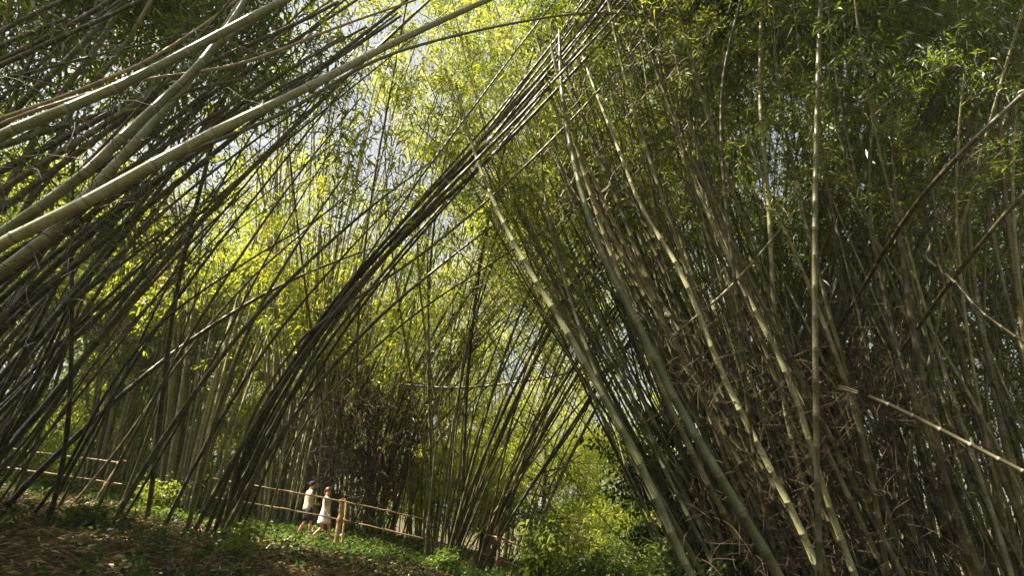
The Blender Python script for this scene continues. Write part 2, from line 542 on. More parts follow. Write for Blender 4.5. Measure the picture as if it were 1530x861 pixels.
def finish_labels():
    for (look, lean, clump), L in PENDING.items():
        L.sort(key=lambda q: q[0])
        for k, (x, o) in enumerate(L):
            if len(L) == 1: o['label'] = f'{look} bamboo culm {lean} {clump}'
            elif k == 0: o['label'] = f'leftmost {look} culm {lean} {clump}'
            elif k == len(L) - 1: o['label'] = f'rightmost {look} culm {lean} {clump}'
            else: o['label'] = f'{ORD[min(k, 11)]} {look} culm from left, {lean} {clump}'


def bamboo(D, r, label, group, brown=0.2, tint=0.5, taper=0.4, fol=None, detail=True, sides=10, sheaths=0, stubs=0):
    base = D[0]
    root = empty('bamboo_culm', tuple(base))
    tag(root, label, 'bamboo', group)
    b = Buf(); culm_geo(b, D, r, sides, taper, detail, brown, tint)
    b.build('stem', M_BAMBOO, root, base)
    if fol:
        for i, kw in enumerate(fol if isinstance(fol, list) else [fol]):
            fb = Buf(); foliage_geo(fb, D, **kw)
            fb.build('foliage', [M_LEAF, M_TWIG], root, base, smooth=False)
    N_CULM[0] += 1
    return root


def guides3d(G):
    out = []
    for g in G:
        P = np.array([at(*p) for p in g])
        D, _ = spline(P, 40)
        out.append(D)
    return out


def bundle(G, n, clump, group, rr, jb=0.35, jt=0.9, fol=None, brown=(0.1, 0.5), tint=(0.2, 0.7), detail=True, sides=8, taper=0.4, us=None, tmin=0.8, tmax=1.0, straight=0.0, wob=0.12):
    """N culms between neighbouring guide curves, each with its own base, tip, bend and thickness"""
    g3 = guides3d(G); rq = (rr[0] + (rr[1] - rr[0]) * 0.33, rr[0] + (rr[1] - rr[0]) * 0.66)
    for k in range(n):
        u = (k + rng.uniform(0, 1)) / n * (len(g3) - 1) if us is None else us(rng) * (len(g3) - 1)
        i = min(int(u), len(g3) - 2); f = u - i
        D = g3[i] * (1 - f) + g3[i + 1] * f
        t = np.linspace(0, 1, 40)[:, None]
        ob = rng.normal(size=3) * np.array([jb, jb * 1.3, 0]); ot = rng.normal(size=3) * np.array([jt, jt * 1.2, jt * 0.6])
        wv = rng.normal(size=3) * wob
        st_ = straight * rng.uniform(0.5, 1.5)
        D = D * (1 - st_) + (D[0] * (1 - t) + D[-1] * t) * st_
        if rng.random() < 0.14: ot = ot * 2.4          # a few stray culms cross the others
        D = D + ob * (1 - t) + ot * t ** 1.3 + wv * np.sin(t * rng.uniform(3, 7) + rng.uniform(0, 6))
        D = D[:max(12, int(40 * rng.uniform(tmin, tmax)))]
        D = to_ground(D)
        br = rng.uniform(*brown); ti = rng.uniform(*tint)
        if rng.random() < 0.12: br = 0.8; ti *= 0.6
        r = rng.uniform(*rr)
        a, c = D[len(D) // 4], D[len(D) // 2]
        ang = math.degrees(math.atan2(c[0] - a[0], c[2] - a[2]))
        key = words(r, rq, br, ti, ang, clump); o_ = bamboo(D, r, 'bamboo culm ' + clump, group, br, ti, taper,
               fol=(fol(rng) if callable(fol) else fol), detail=detail, sides=sides)
        PENDING.setdefault(key, []).append((screen_x(D), o_))


def hero(pts, r, label, group, brown=0.1, tint=0.6, taper=0.5, fol=None, sides=14, ground=True):
    D, _ = spline(np.array([at(*p) for p in pts]), 60)
    if ground: D = to_ground(D)
    return bamboo(D, r, label, group, brown, tint, taper, fol, True, sides)


# ---- A: the near clump whose culms sweep across the upper left
GA = 'near culms sweeping across the upper left'
hero([(-330, 420, 4.6), (-140, 285, 4.5), (-20, 212, 4.5), (100, 162, 4.6), (200, 118, 4.8), (320, 55, 5.1), (440, -8, 5.5), (560, -60, 6)],
     0.054, 'thick pale culm highest of the big smooth ones crossing the upper left', GA, 0.05, 0.52, 0.55)
hero([(-330, 560, 4.4), (-160, 460, 4.2), (-20, 376, 4.2), (150, 290, 4.3), (290, 212, 4.6), (450, 135, 5.1), (600, 58, 5.8), (740, -6, 6.4), (840, -50, 7)],
     0.055, 'longest pale smooth culm running from the left edge to the top centre', GA, 0.08, 0.64, 0.42)
hero([(-330, 640, 4.8), (-140, 470, 4.7), (5, 345, 4.8), (100, 283, 4.9), (165, 222, 5.0), (230, 162, 5.2), (295, 100, 5.4), (345, 35, 5.7), (385, -30, 6), (420, -90, 6.4)],
     0.053, 'thick green culm bending steeply up behind the two smooth pale ones', GA, 0.05, 0.5, 0.6)
hero([(-330, 800, 5.4), (-150, 560, 5.4), (-10, 415, 5.4), (60, 362, 5.5), (120, 300, 5.7), (200, 215, 5.9), (270, 135, 6.2), (330, 50, 6.5), (400, -60, 7)],
     0.056, 'thick bluish green culm lowest of the big ones at the left edge', GA, 0.0, 0.62, 0.6)
hero([(-250, 330, 5.6), (-100, 245, 5.4), (0, 186, 5.3), (100, 150, 5.3), (210, 120, 5.4), (360, 94, 5.7), (510, 38, 6.3), (630, -4, 7)],
     0.024, 'thin orange brown dry culm crossing over the big pale ones', GA, 1.0, 0.75, 0.5)
hero([(-250, 290, 6.0), (-60, 200, 5.8), (50, 160, 5.8), (130, 130, 5.8), (220, 90, 6.0), (300, 40, 6.3), (380, -20, 6.6)],
     0.030, 'thin tan dry culm above the highest big pale one', GA, 0.9, 0.8, 0.5)
hero([(-300, 420, 7.5), (-60, 250, 7.4), (40, 145, 7.4), (100, 90, 7.5), (190, -10, 7.8), (240, -80, 8)],
     0.062, 'shaded grey green culm in the upper left corner behind the tan one', GA, 0.1, 0.5)
hero([(-200, 520, 7.8), (-40, 360, 7.6), (85, 150, 7.6), (135, 85, 7.7), (185, 0, 7.9), (220, -70, 8)],
     0.058, 'shaded grey culm bending up into dark leaves of the upper left', GA, 0.15, 0.55)
hero([(-200, 560, 8.2), (0, 370, 8), (110, 160, 8), (170, 90, 8), (215, 20, 8.2), (260, -70, 8.4)],
     0.05, 'slender shaded culm next to the grey one bending into dark leaves', GA, 0.1, 0.62)
hero([(-350, 600, 6.4), (-100, 440, 6.3), (60, 330, 6.4), (250, 240, 6.7), (420, 170, 7.1), (600, 75, 7.7), (860, 20, 9), (1000, 28, 10)],
     0.032, 'long thin dark culm reaching from the left past the top centre', GA, 0.4, 0.35, 0.35)
GA2 = [[(-500, 330, 6.5), (-250, 150, 6.6), (-60, 60, 6.8), (80, 0, 7), (200, -60, 7.2)],
       [(-500, 560, 6.8), (-200, 330, 6.8), (30, 190, 7), (200, 90, 7.4), (380, 0, 8), (480, -60, 8.5)],
       [(-420, 700, 7.2), (-160, 470, 7.2), (60, 330, 7.4), (240, 220, 7.8), (400, 110, 8.3), (560, 10, 9), (650, -60, 9.5)],
       [(-330, 820, 8.2), (-110, 620, 8.2), (80, 420, 8.4), (260, 270, 8.7), (440, 140, 9.2), (620, 10, 10), (700, -50, 10.5)]]
FOL_A = lambda r: dict(t0=0.45, t1=0.9, nb=6, blen=1.5, lp=5, lsize=0.2, tint=r.uniform(0.0, 0.25))
bundle(GA2, 24, 'behind the big upper left ones', GA + ' behind the smooth ones', (0.02, 0.06), 0.4, 0.6, FOL_A, (0.1, 0.6), (0.1, 0.55))

# ---- C: shaded clump at the lower left
GC = [[(-330, 760, 9.5), (-150, 600, 9.5), (20, 420, 9.6), (180, 260, 9.8), (330, 110, 10.2), (480, -40, 11)],
      [(-140, 760, 11), (-20, 620, 11), (110, 440, 11), (250, 280, 11), (400, 150, 11.4), (560, 20, 12), (650, -60, 12.5)],
      [(0, 800, 12.3), (90, 650, 12.3), (190, 470, 12.3), (300, 300, 12.3), (430, 160, 12.6), (560, 30, 13), (640, -60, 13.5)],
      [(150, 800, 14.2), (200, 680, 14.1), (260, 500, 14), (330, 330, 14), (430, 170, 14), (520, 20, 14.5), (570, -70, 15)]]
FOL_C = lambda r: dict(t0=0.85, t1=1.0, nb=4, blen=1.1, lp=4, lsize=0.2, tint=r.uniform(0.1, 0.5))
bundle(GC, 38, 'in the shaded lower left clump', 'shaded culms at lower left', (0.02, 0.075), 0.9, 1.9, FOL_C, (0.1, 0.6), (0.1, 0.6), us=lambda r: r.random() ** 1.5 * 0.98, taper=0.25, tmin=0.5, straight=0.4)

# ---- B: the dark bundle that rises from left of the walkers to the top centre
GB = [[(205, 795, 13.9), (255, 640, 13.6), (330, 470, 13.3), (440, 290, 13), (560, 150, 12.8), (690, 20, 12.8), (760, -60, 13)],
      [(265, 797, 13.8), (320, 640, 13.5), (400, 480, 13.2), (520, 330, 12.9), (650, 200, 12.6), (770, 70, 12.5), (860, -50, 12.8)],
      [(335, 800, 13.6), (385, 640, 13.4), (470, 480, 13), (600, 330, 12.7), (735, 195, 12.4), (850, 60, 12.4), (940, -60, 12.6)]]
FOL_B = lambda r: dict(t0=0.85, t1=1.0, nb=5, blen=1.2, lp=4, lsize=0.2, tint=r.uniform(0.3, 0.7))
bundle(GB, 10, 'left of the walkers', 'culms of the clump left of the walkers', (0.025, 0.07), 0.6, 1.6, FOL_B, (0.1, 0.55), (0.15, 0.6), taper=0.25, tmin=0.6, straight=0.35)
bundle([GB[1], GB[2]], 11, 'in the tight central bundle', 'tight dark bundle rising to the top centre', (0.022, 0.05),
       0.3, 0.42, FOL_B, (0.3, 0.75), (0.0, 0.3), us=lambda r: 0.72 + 0.28 * r.random(), tmin=0.97, wob=0.12, straight=0.25, taper=0.75)  # near-black tints put the backlit silhouette into the culm colour
hero([(330, 800, 13.2), (370, 640, 13), (440, 520, 12.6), (505, 465, 12.3), (640, 372, 12), (790, 243, 11.8), (930, 95, 12), (1010, -10, 12.4)],
     0.035, 'thin brown culm lowest of those arching from the walkers clump to upper right', 'thin culms arching across the middle', 0.85, 0.5)
hero([(395, 795, 15.5), (440, 660, 15), (520, 560, 14.5), (620, 470, 14), (740, 390, 13.8), (850, 320, 13.8), (960, 230, 14), (1060, 130, 14.5)],
     0.03, 'thin dark culm arching under the brown one across the middle', 'thin culms arching across the middle', 0.5, 0.3)

# ---- D: vase shaped clump behind the walkers
GD = [[(405, 785, 24), (415, 640, 24), (395, 470, 24), (385, 300, 24), (400, 120, 24), (430, 0, 24)],
      [(470, 785, 23), (480, 640, 23), (480, 470, 23), (500, 300, 23), (520, 140, 23), (560, -10, 23)],
      [(545, 785, 22.5), (550, 660, 22.5), (585, 500, 22), (640, 330, 21.5), (700, 180, 21.5), (760, 40, 22)],
      [(575, 785, 22), (610, 660, 21.8), (670, 560, 21), (750, 460, 20.5), (850, 370, 20), (950, 290, 20)]]
FOL_D = lambda r: dict(t0=0.42, t1=1.0, nb=26, blen=2.2, lp=6, lsize=0.24, tint=r.uniform(0.5, 0.9), wr=0.08)
FOL_D2 = lambda r: dict(t0=0.6, t1=1.0, nb=8, blen=1.4, lp=5, lsize=0.2, tint=r.uniform(0.5, 0.9))
bundle(GD, 46, 'behind the walkers', 'culms of the clump behind the walkers', (0.025, 0.08), 0.7, 1.6, FOL_D, (0.1, 0.6), (0.3, 0.9), sides=6, detail=False)

GD2 = [[(565, 780, 21.5), (590, 650, 21.3), (640, 520, 21), (720, 400, 20.6), (820, 290, 20.4), (930, 200, 20.6)],
       [(585, 785, 21.2), (630, 680, 21), (700, 600, 20.5), (790, 520, 20), (880, 460, 19.6), (980, 410, 19.5)]]
bundle(GD2, 16, 'behind the fence post, arching over', 'long arching culms behind the fence post', (0.02, 0.045), 0.4, 1.2, FOL_D2, (0.3, 0.8), (0.1, 0.5), sides=6, detail=False)

# ---- E: clump in front of the railing, lower centre
GE = [[(640, 830, 16.6), (638, 700, 16.5), (628, 520, 16.4), (625, 350, 16.3), (640, 170, 16.5), (680, 0, 17)],
      [(665, 835, 16.4), (690, 700, 16.3), (720, 560, 16), (770, 420, 16), (840, 290, 16), (920, 160, 16.5)],
      [(700, 842, 16.2), (750, 710, 16), (815, 560, 15.6), (880, 430, 15.4), (950, 320, 15.4), (1040, 200, 15.8)],
      [(735, 855, 16), (790, 740, 15.6), (860, 620, 15.2), (925, 500, 15), (1000, 390, 15), (1100, 270, 15.4)]]
FOL_E = lambda r: dict(t0=0.5, t1=1.0, nb=16, blen=1.9, lp=5, lsize=0.22, tint=r.uniform(0.4, 0.85), wr=0.08)
bundle(GE, 28, 'right of the fence post', 'culms of the clump right of the fence post', (0.018, 0.06), 0.4, 1.0, FOL_E, (0.1, 0.6), (0.15, 0.75))

# ---- F: the big clump on the right
GF = 'big culms leading the right hand clump'
FOL_F = lambda ti, nb=16: dict(t0=0.85, t1=1.0, nb=nb, blen=1.6, lp=8, lsize=0.15, tint=ti)
hero([(1130, 1050, 9), (1030, 855, 9.3), (960, 700, 9.6), (900, 590, 9.9), (850, 500, 10.2), (790, 402, 10.7), (742, 310, 11.3), (705, 215, 12), (680, 120, 12.8)],
     0.072, 'pale culm leaning furthest left out of the right hand clump with a brown sheath scar', GF, 0.1, 0.72, 0.35, dict(t0=0.86, t1=1, nb=8, blen=1.2, lp=5, lsize=0.22, tint=0.7))
hero([(1250, 1050, 8), (1165, 865, 8.3), (1080, 720, 8.6), (1010, 600, 9), (950, 478, 9.4), (900, 380, 9.9), (862, 260, 10.6), (840, 140, 11.4), (835, 20, 12.4)],
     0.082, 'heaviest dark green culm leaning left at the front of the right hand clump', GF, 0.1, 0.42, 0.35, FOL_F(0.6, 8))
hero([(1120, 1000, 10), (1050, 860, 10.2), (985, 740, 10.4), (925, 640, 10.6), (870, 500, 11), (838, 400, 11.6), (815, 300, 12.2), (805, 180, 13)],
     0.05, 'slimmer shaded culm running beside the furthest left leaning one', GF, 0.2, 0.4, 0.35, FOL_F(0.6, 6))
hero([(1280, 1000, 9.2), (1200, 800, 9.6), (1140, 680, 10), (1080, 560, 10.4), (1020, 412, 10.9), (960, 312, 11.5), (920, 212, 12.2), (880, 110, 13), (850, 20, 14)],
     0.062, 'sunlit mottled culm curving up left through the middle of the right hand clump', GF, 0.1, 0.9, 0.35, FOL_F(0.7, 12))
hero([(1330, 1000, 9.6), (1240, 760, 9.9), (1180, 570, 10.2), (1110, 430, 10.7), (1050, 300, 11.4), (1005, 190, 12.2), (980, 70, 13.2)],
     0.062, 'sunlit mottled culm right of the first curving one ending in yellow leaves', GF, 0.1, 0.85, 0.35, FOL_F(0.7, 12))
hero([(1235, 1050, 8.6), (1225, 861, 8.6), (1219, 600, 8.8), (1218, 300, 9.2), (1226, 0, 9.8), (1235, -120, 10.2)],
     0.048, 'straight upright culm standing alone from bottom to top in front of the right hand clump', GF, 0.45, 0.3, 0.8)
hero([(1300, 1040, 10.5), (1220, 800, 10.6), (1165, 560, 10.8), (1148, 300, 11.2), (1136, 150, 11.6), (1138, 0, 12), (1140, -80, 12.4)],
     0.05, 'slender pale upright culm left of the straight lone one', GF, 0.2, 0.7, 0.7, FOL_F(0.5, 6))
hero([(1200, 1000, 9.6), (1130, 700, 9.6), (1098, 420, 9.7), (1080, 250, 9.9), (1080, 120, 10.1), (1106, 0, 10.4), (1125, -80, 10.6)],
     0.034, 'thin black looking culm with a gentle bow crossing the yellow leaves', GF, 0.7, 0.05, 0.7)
hero([(1080, 900, 14.0), (1190, 610, 12.8), (1290, 430, 10.4), (1360, 318, 8.6), (1440, 225, 7.5), (1530, 140, 7.1), (1640, 40, 6.8)],
     0.048, 'heavy brown culm slanting up to the right edge', GF, 0.8, 0.08, 0.7)
hero([(1190, 880, 13), (1290, 620, 11.5), (1380, 478, 9.4), (1455, 378, 8.1), (1530, 290, 7.4), (1640, 190, 7.2)],
     0.042, 'brown culm slanting to the right edge below the heavy one', GF, 0.8, 0.1, 0.7)
# broken dry culms caught across the clump
def broken(pts, r, label, brown=0.85, tint=0.15):
    D, _ = spline(np.array([at(*p) for p in pts]), 40)
    root = empty('fallen_culm', tuple(D[0])); tag(root, label, 'dry bamboo', 'broken dry culms caught in the clumps')
    b = Buf(); culm_geo(b, D, r, 10, 0.6, True, brown, tint)
    for e, q in ((D[0], D[0] - D[2]), (D[-1], D[-1] - D[-3])):          # splintered ends
        q = norm(q)
        for j in range(9):
            p0 = e - q * 0.05 + norm(rng.normal(size=3)) * r * 0.6
            V, Fq = tube(np.array([p0, p0 + q * rng.uniform(0.08, 0.2), p0 + q * rng.uniform(0.2, 0.38) + rng.normal(size=3) * 0.03]), np.array([r * .35, r * .22, 0.001]), 4)
            b.add(V, Fq, 0, seg=0.5, brown=brown, tint=tint)
    b.build('stem', M_BAMBOO, root, D[0])
broken([(1275, 585, 8.2), (1330, 606, 7.8), (1430, 655, 7.2), (1540, 710, 6.6), (1650, 760, 6.2)], 0.034, 'broken brown culm lying across the dark right hand clump down to the edge')
broken([(1395, 395, 7.9), (1430, 425, 7.6), (1465, 465, 7.2), (1530, 512, 6.8), (1600, 560, 6.5)], 0.020, 'short broken tan culm hanging at the right edge above the long one', 0.8, 0.15)
broken([(1020, 490, 11), (1090, 430, 10.6), (1160, 350, 10.2), (1215, 280, 10)], 0.024, 'thin broken culm crossing the pale culms of the right hand clump', 0.6, 0.6)
broken([(640, 356, 15), (700, 385, 14.6), (770, 430, 14), (850, 510, 13.2), (905, 600, 12.4), (930, 680, 12)], 0.024, 'thin pale culm bowing down from centre towards the right hand clump', 0.2, 0.95)
broken([(600, 575, 19), (680, 580, 18), (760, 573, 17.2), (840, 560, 16.5), (900, 540, 16)], 0.04, 'dark dry culm lying nearly level across the middle', 0.7, 0.2)

GFB = [[(1150, 1000, 11.5), (1050, 800, 11.6), (960, 620, 11.8), (890, 460, 12), (830, 320, 12.5), (780, 180, 13), (750, 20, 14)],
       [(1260, 1000, 11), (1160, 800, 11), (1075, 620, 11.2), (1000, 460, 11.5), (935, 320, 12), (880, 180, 12.6), (840, 20, 13.6)],
       [(1380, 1000, 10.5), (1280, 800, 10.6), (1195, 620, 10.8), (1120, 460, 11.2), (1055, 310, 11.7), (1000, 160, 12.3), (960, -20, 13)],
       [(1480, 1000, 10), (1400, 800, 10.1), (1320, 620, 10.3), (1250, 450, 10.7), (1190, 300, 11.2), (1150, 140, 11.8), (1130, -20, 12.4)],
       [(1560, 1000, 9.6), (1500, 800, 9.7), (1440, 620, 9.9), (1390, 450, 10.2), (1360, 300, 10.5), (1350, 140, 10.8), (1360, -20, 11.2)],
       [(1680, 1000, 9.2), (1640, 800, 9.3), (1590, 620, 9.5), (1550, 450, 9.8), (1530, 300, 10), (1540, 140, 10.2), (1570, -20, 10.6)]]
def FOL_FB(r):
    return dict(t0=0.8, t1=1.0, nb=12, blen=1.6, lp=8, lsize=0.14, tint=r.uniform(0.15, 0.6))
bundle(GFB, 84, 'in the right clump', 'culms of the dense right hand clump', (0.02, 0.068), 0.5, 1.3, FOL_FB, (0.1, 0.6), (0.05, 0.8), tmin=0.7, wob=0.16, straight=0.2, us=lambda r: r.random() ** 1.15)
# the dark ones of the far right that lean up to the right
GR = [[(1200, 1000, 12.5), (1190, 700, 12.5), (1230, 480, 12.5), (1290, 300, 12.5), (1380, 120, 12.6), (1460, -40, 13)],
      [(1350, 1000, 11.8), (1330, 700, 11.8), (1370, 480, 11.8), (1440, 300, 11.8), (1540, 120, 12), (1620, -40, 12.4)]]
bundle(GR, 14, 'at the back of the right clump', 'culms at the back of the right hand clump', (0.045, 0.085), 0.5, 0.9, FOL_FB, (0.4, 0.8), (0.05, 0.4))

# ------------------------------------------------------------------ far bamboo: one mass of culms and leaves, with unseen shade canopy added
far_c = Buf(); far_f = Buf()
centres = []
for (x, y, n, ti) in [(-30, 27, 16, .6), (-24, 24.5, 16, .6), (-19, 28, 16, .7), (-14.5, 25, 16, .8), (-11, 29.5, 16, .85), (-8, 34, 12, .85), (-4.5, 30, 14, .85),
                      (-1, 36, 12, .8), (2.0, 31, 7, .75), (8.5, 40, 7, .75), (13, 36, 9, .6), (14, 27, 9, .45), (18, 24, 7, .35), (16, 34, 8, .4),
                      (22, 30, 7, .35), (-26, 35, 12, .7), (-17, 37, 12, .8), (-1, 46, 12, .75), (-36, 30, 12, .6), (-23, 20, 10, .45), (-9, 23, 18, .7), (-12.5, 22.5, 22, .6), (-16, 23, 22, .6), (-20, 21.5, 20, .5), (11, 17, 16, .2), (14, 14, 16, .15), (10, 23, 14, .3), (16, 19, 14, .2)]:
    cz = float(hgt(x, y))
    for k in range(n):
        a = rng.uniform(0, 2 * np.pi); q = rng.uniform(0.1, 1.1)
        bx, by = x + math.cos(a) * q, y + math.sin(a) * q
        q = q if y > 23.9 else q * 0.6
        Lh = rng.uniform(17, 24) * (0.68 if x < -13.5 else (0.85 if x < -10 else 1)); th0 = 0.06 + 0.13 * q * rng.uniform(0.4, 1.2); k1 = rng.uniform(0.4, 1.0)
        s = np.linspace(0, 1, 30); th = th0 + k1 * s ** 2.2
        ds = Lh / 29
        dx = np.concatenate([[0], np.cumsum(np.sin(th[:-1]) * ds)]); dz = np.concatenate([[0], np.cumsum(np.cos(th[:-1]) * ds)])
        D = np.stack([bx + math.cos(a) * dx, by + math.sin(a) * dx, float(hgt(bx, by)) - 0.1 + dz], 1)
        culm_geo(far_c, D, rng.uniform(0.045, 0.085), 6, 0.3, False, rng.uniform(0.05, 0.45), rng.uniform(0.45, 1.0))  # bright tints paint sunlight onto the far culms
        foliage_geo(far_f, D, 0.15 if y > 26 else 0.35, 1.0, 26, 2.6, 7, 0.32, ti + rng.normal() * 0.08, twigs=False, wr=0.10)

def fill(G, n, rr, jb, jt, brown, tint, nb=6, dback=2.0):
    """the many thinner culms deeper inside a clump, part of the one mass"""
    g3 = guides3d(G)
    for k in range(n):
        u = rng.uniform(0, 1) * (len(g3) - 1); i = min(int(u), len(g3) - 2); f = u - i
        D = g3[i] * (1 - f) + g3[i + 1] * f
        t = np.linspace(0, 1, 40)[:, None]
        D = D + rng.normal(size=3) * np.array([jb, jb, 0]) * (1 - t) + rng.normal(size=3) * jt * t + np.array([0, rng.uniform(0.5, 1) * dback, 0]) + rng.normal(size=3) * 0.15 * np.sin(t * rng.uniform(3, 7) + rng.uniform(0, 6))
        D = to_ground(D)
        culm_geo(far_c, D, rng.uniform(*rr), 6, 0.3, False, rng.uniform(*brown), rng.uniform(*tint))
        if nb: foliage_geo(far_f, D, 0.7, 1.0, nb, 1.6, 5, 0.22, rng.uniform(0.1, 0.5), twigs=False)


fill(GFB, 130, (0.012, 0.042), 0.8, 1.8, (0.1, 0.7), (0.0, 0.6), 4, 3.0)
fill(GFB[:3], 40, (0.02, 0.05), 0.7, 1.2, (0.1, 0.5), (0.5, 1.0), 4, 3.0)  # pale tints imitate sunlit streaks on these culms
fill(GR, 45, (0.015, 0.06), 0.9, 1.8, (0.3, 0.8), (0.0, 0.5), 4, 3.0)
fill(GC[:3], 14, (0.012, 0.045), 1.2, 1.6, (0.2, 0.9), (0.1, 0.7), 0, 2.5)
fill(GE, 24, (0.01, 0.035), 0.6, 1.2, (0.2, 0.9), (0.2, 0.9), 3, 1.0)
fill(GD, 45, (0.015, 0.05), 1.2, 2.0, (0.2, 0.9), (0.2, 1.0), 4, 2.0)


def sprays(buf, n, xr, yr, dr, tint, lp=6, lsize=0.28, wr=0.10, L=1.5, clump=0.9, ncl=None, world_box=False):
    """leafy branchlets gathered in uneven clumps through a deep volume of the grove"""
    ncl = ncl or max(6, n // 28)
    cx_ = rng.uniform(xr[0], xr[1], ncl); cy_ = rng.uniform(yr[0], yr[1], ncl); cd = rng.uniform(dr[0], dr[1], ncl)
    cen = np.array([at(a, b, c) for a, b, c in zip(cx_, cy_, cd)]) if not world_box else np.stack([cx_, cy_, cd], 1)
    cen = cen[cen[:, 2] > hgt(cen[:, 0], cen[:, 1]) + 0.3]
    i = rng.integers(0, len(cen), n)
    ct = rng.uniform(*tint, len(cen))
    p = cen[i] + rng.normal(size=(n, 3)) * clump * np.array([1.3, 1.3, 0.8])
    d = norm(rng.normal(size=(n, 3)) + np.array([0, 0, 0.2])); bl = L * rng.uniform(0.4, 1.1, n)
    k = np.linspace(0, 1, 6)
    path = p[:, None, :] + d[:, None, :] * (bl[:, None] * k)[:, :, None]
    path[:, :, 2] -= rng.uniform(0.2, 0.8, n)[:, None] * bl[:, None] * k ** 2
    st = path[:, 1:, :]; dr_ = norm(path[:, 1:, :] - path[:, :-1, :])
    m = n * 5 * lp
    base = np.repeat(st.reshape(-1, 3), lp, axis=0) + rng.normal(size=(m, 3)) * 0.12
    dd = np.repeat(dr_.reshape(-1, 3), lp, axis=0) * 0.8 + rng.normal(size=(m, 3)) * 0.6 + np.array([0, 0, -0.25])
    ti = np.repeat(ct[i] + rng.normal(size=n) * 0.10, 5 * lp) + rng.normal(size=m) * 0.06
    leaves(buf, base, dd, lsize * rng.uniform(0.55, 1.2, m), wr, rng.uniform(0, 0.35, m), ti)


sprays(far_f, 1500, (380, 720), (40, 330), (20, 30), (0.6, 1.0), lsize=0.24, wr=0.11, clump=1.1)  # spray tints carry light: yellow for the sunlit centre, dark for shaded sides
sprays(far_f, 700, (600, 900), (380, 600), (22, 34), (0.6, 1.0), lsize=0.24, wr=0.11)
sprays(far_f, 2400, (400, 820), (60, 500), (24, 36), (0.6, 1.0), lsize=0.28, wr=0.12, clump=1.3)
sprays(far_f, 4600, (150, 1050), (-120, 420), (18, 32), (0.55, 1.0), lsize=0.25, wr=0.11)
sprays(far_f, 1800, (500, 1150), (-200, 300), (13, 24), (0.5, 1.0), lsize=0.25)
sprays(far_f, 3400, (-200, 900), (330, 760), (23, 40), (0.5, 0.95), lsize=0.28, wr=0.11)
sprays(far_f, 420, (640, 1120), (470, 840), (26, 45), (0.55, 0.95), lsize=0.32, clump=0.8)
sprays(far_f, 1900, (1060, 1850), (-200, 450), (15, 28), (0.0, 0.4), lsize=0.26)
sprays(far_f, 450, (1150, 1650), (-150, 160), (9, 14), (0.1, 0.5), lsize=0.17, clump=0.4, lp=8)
sprays(far_f, 4200, (1.5, 14), (3, 13.5), (12.5, 18), (0.0, 0.4), lsize=0.3, wr=0.12, world_box=True)  # added canopy above the view, blocks sun from the right clump
sprays(far_f, 1000, (-14, -7), (7, 13), (14.5, 19), (0.0, 0.4), lsize=0.3, wr=0.12, world_box=True)  # added unseen leaves high up to shade the upper left foliage
sprays(far_f, 2200, (-24, -13), (2, 13), (9, 15), (0.0, 0.4), lsize=0.3, wr=0.12, world_box=True)  # added leaves beyond the left edge, keep sun off the lower left
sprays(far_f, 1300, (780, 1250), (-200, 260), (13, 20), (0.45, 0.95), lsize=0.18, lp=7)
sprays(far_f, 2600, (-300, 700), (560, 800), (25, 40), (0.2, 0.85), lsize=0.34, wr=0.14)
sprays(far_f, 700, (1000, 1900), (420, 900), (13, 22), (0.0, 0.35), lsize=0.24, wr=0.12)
sprays(far_f, 1800, (-700, 300), (-800, -40), (12, 18), (0.0, 0.4), lsize=0.24)  # added leaves above the view to shade the left culms
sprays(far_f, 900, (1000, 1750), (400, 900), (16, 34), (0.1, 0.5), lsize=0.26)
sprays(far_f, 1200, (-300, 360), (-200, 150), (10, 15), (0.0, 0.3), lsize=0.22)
sprays(far_f, 2400, (-14, -5), (2, 11), (11, 16), (0.0, 0.3), lsize=0.28, wr=0.12, world_box=True)  # more overhead leaves added to darken the upper left corner
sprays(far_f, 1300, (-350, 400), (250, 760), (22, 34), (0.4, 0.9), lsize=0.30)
o = far_c.build('bamboo_thicket', M_BAMBOO)
tag(o, 'mass of distant bamboo culms filling the depth of the grove', 'bamboo thicket', kind='stuff')
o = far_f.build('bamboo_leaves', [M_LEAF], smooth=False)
tag(o, 'mass of sunlit yellow green bamboo leaves behind the clumps plus added unseen shade canopy', 'bamboo leaves', kind='stuff')
print('culms', N_CULM[0], 'far leaves', far_f.n // 4)

finish_labels()

# ------------------------------------------------------------------ dry twig tangles
def tangle(buf, centre, spread, n, lmin, lmax, r, up=0.2, curl=0.5):
    for k in range(n):
        p = centre + rng.normal(size=3) * spread
        d = norm(rng.normal(size=3) + np.array([0, 0, up])); L = rng.uniform(lmin, lmax)
        pts = [p]
        for j in range(5):
            d = norm(d + rng.normal(size=3) * curl * 0.35 + np.array([0, 0, -0.10])); pts.append(pts[-1] + d * L / 5)
        P = np.array(pts); R = np.linspace(r, r * 0.35, 6)
        V, Fq = tube(P, R, 4); buf.add(V, Fq, 0)


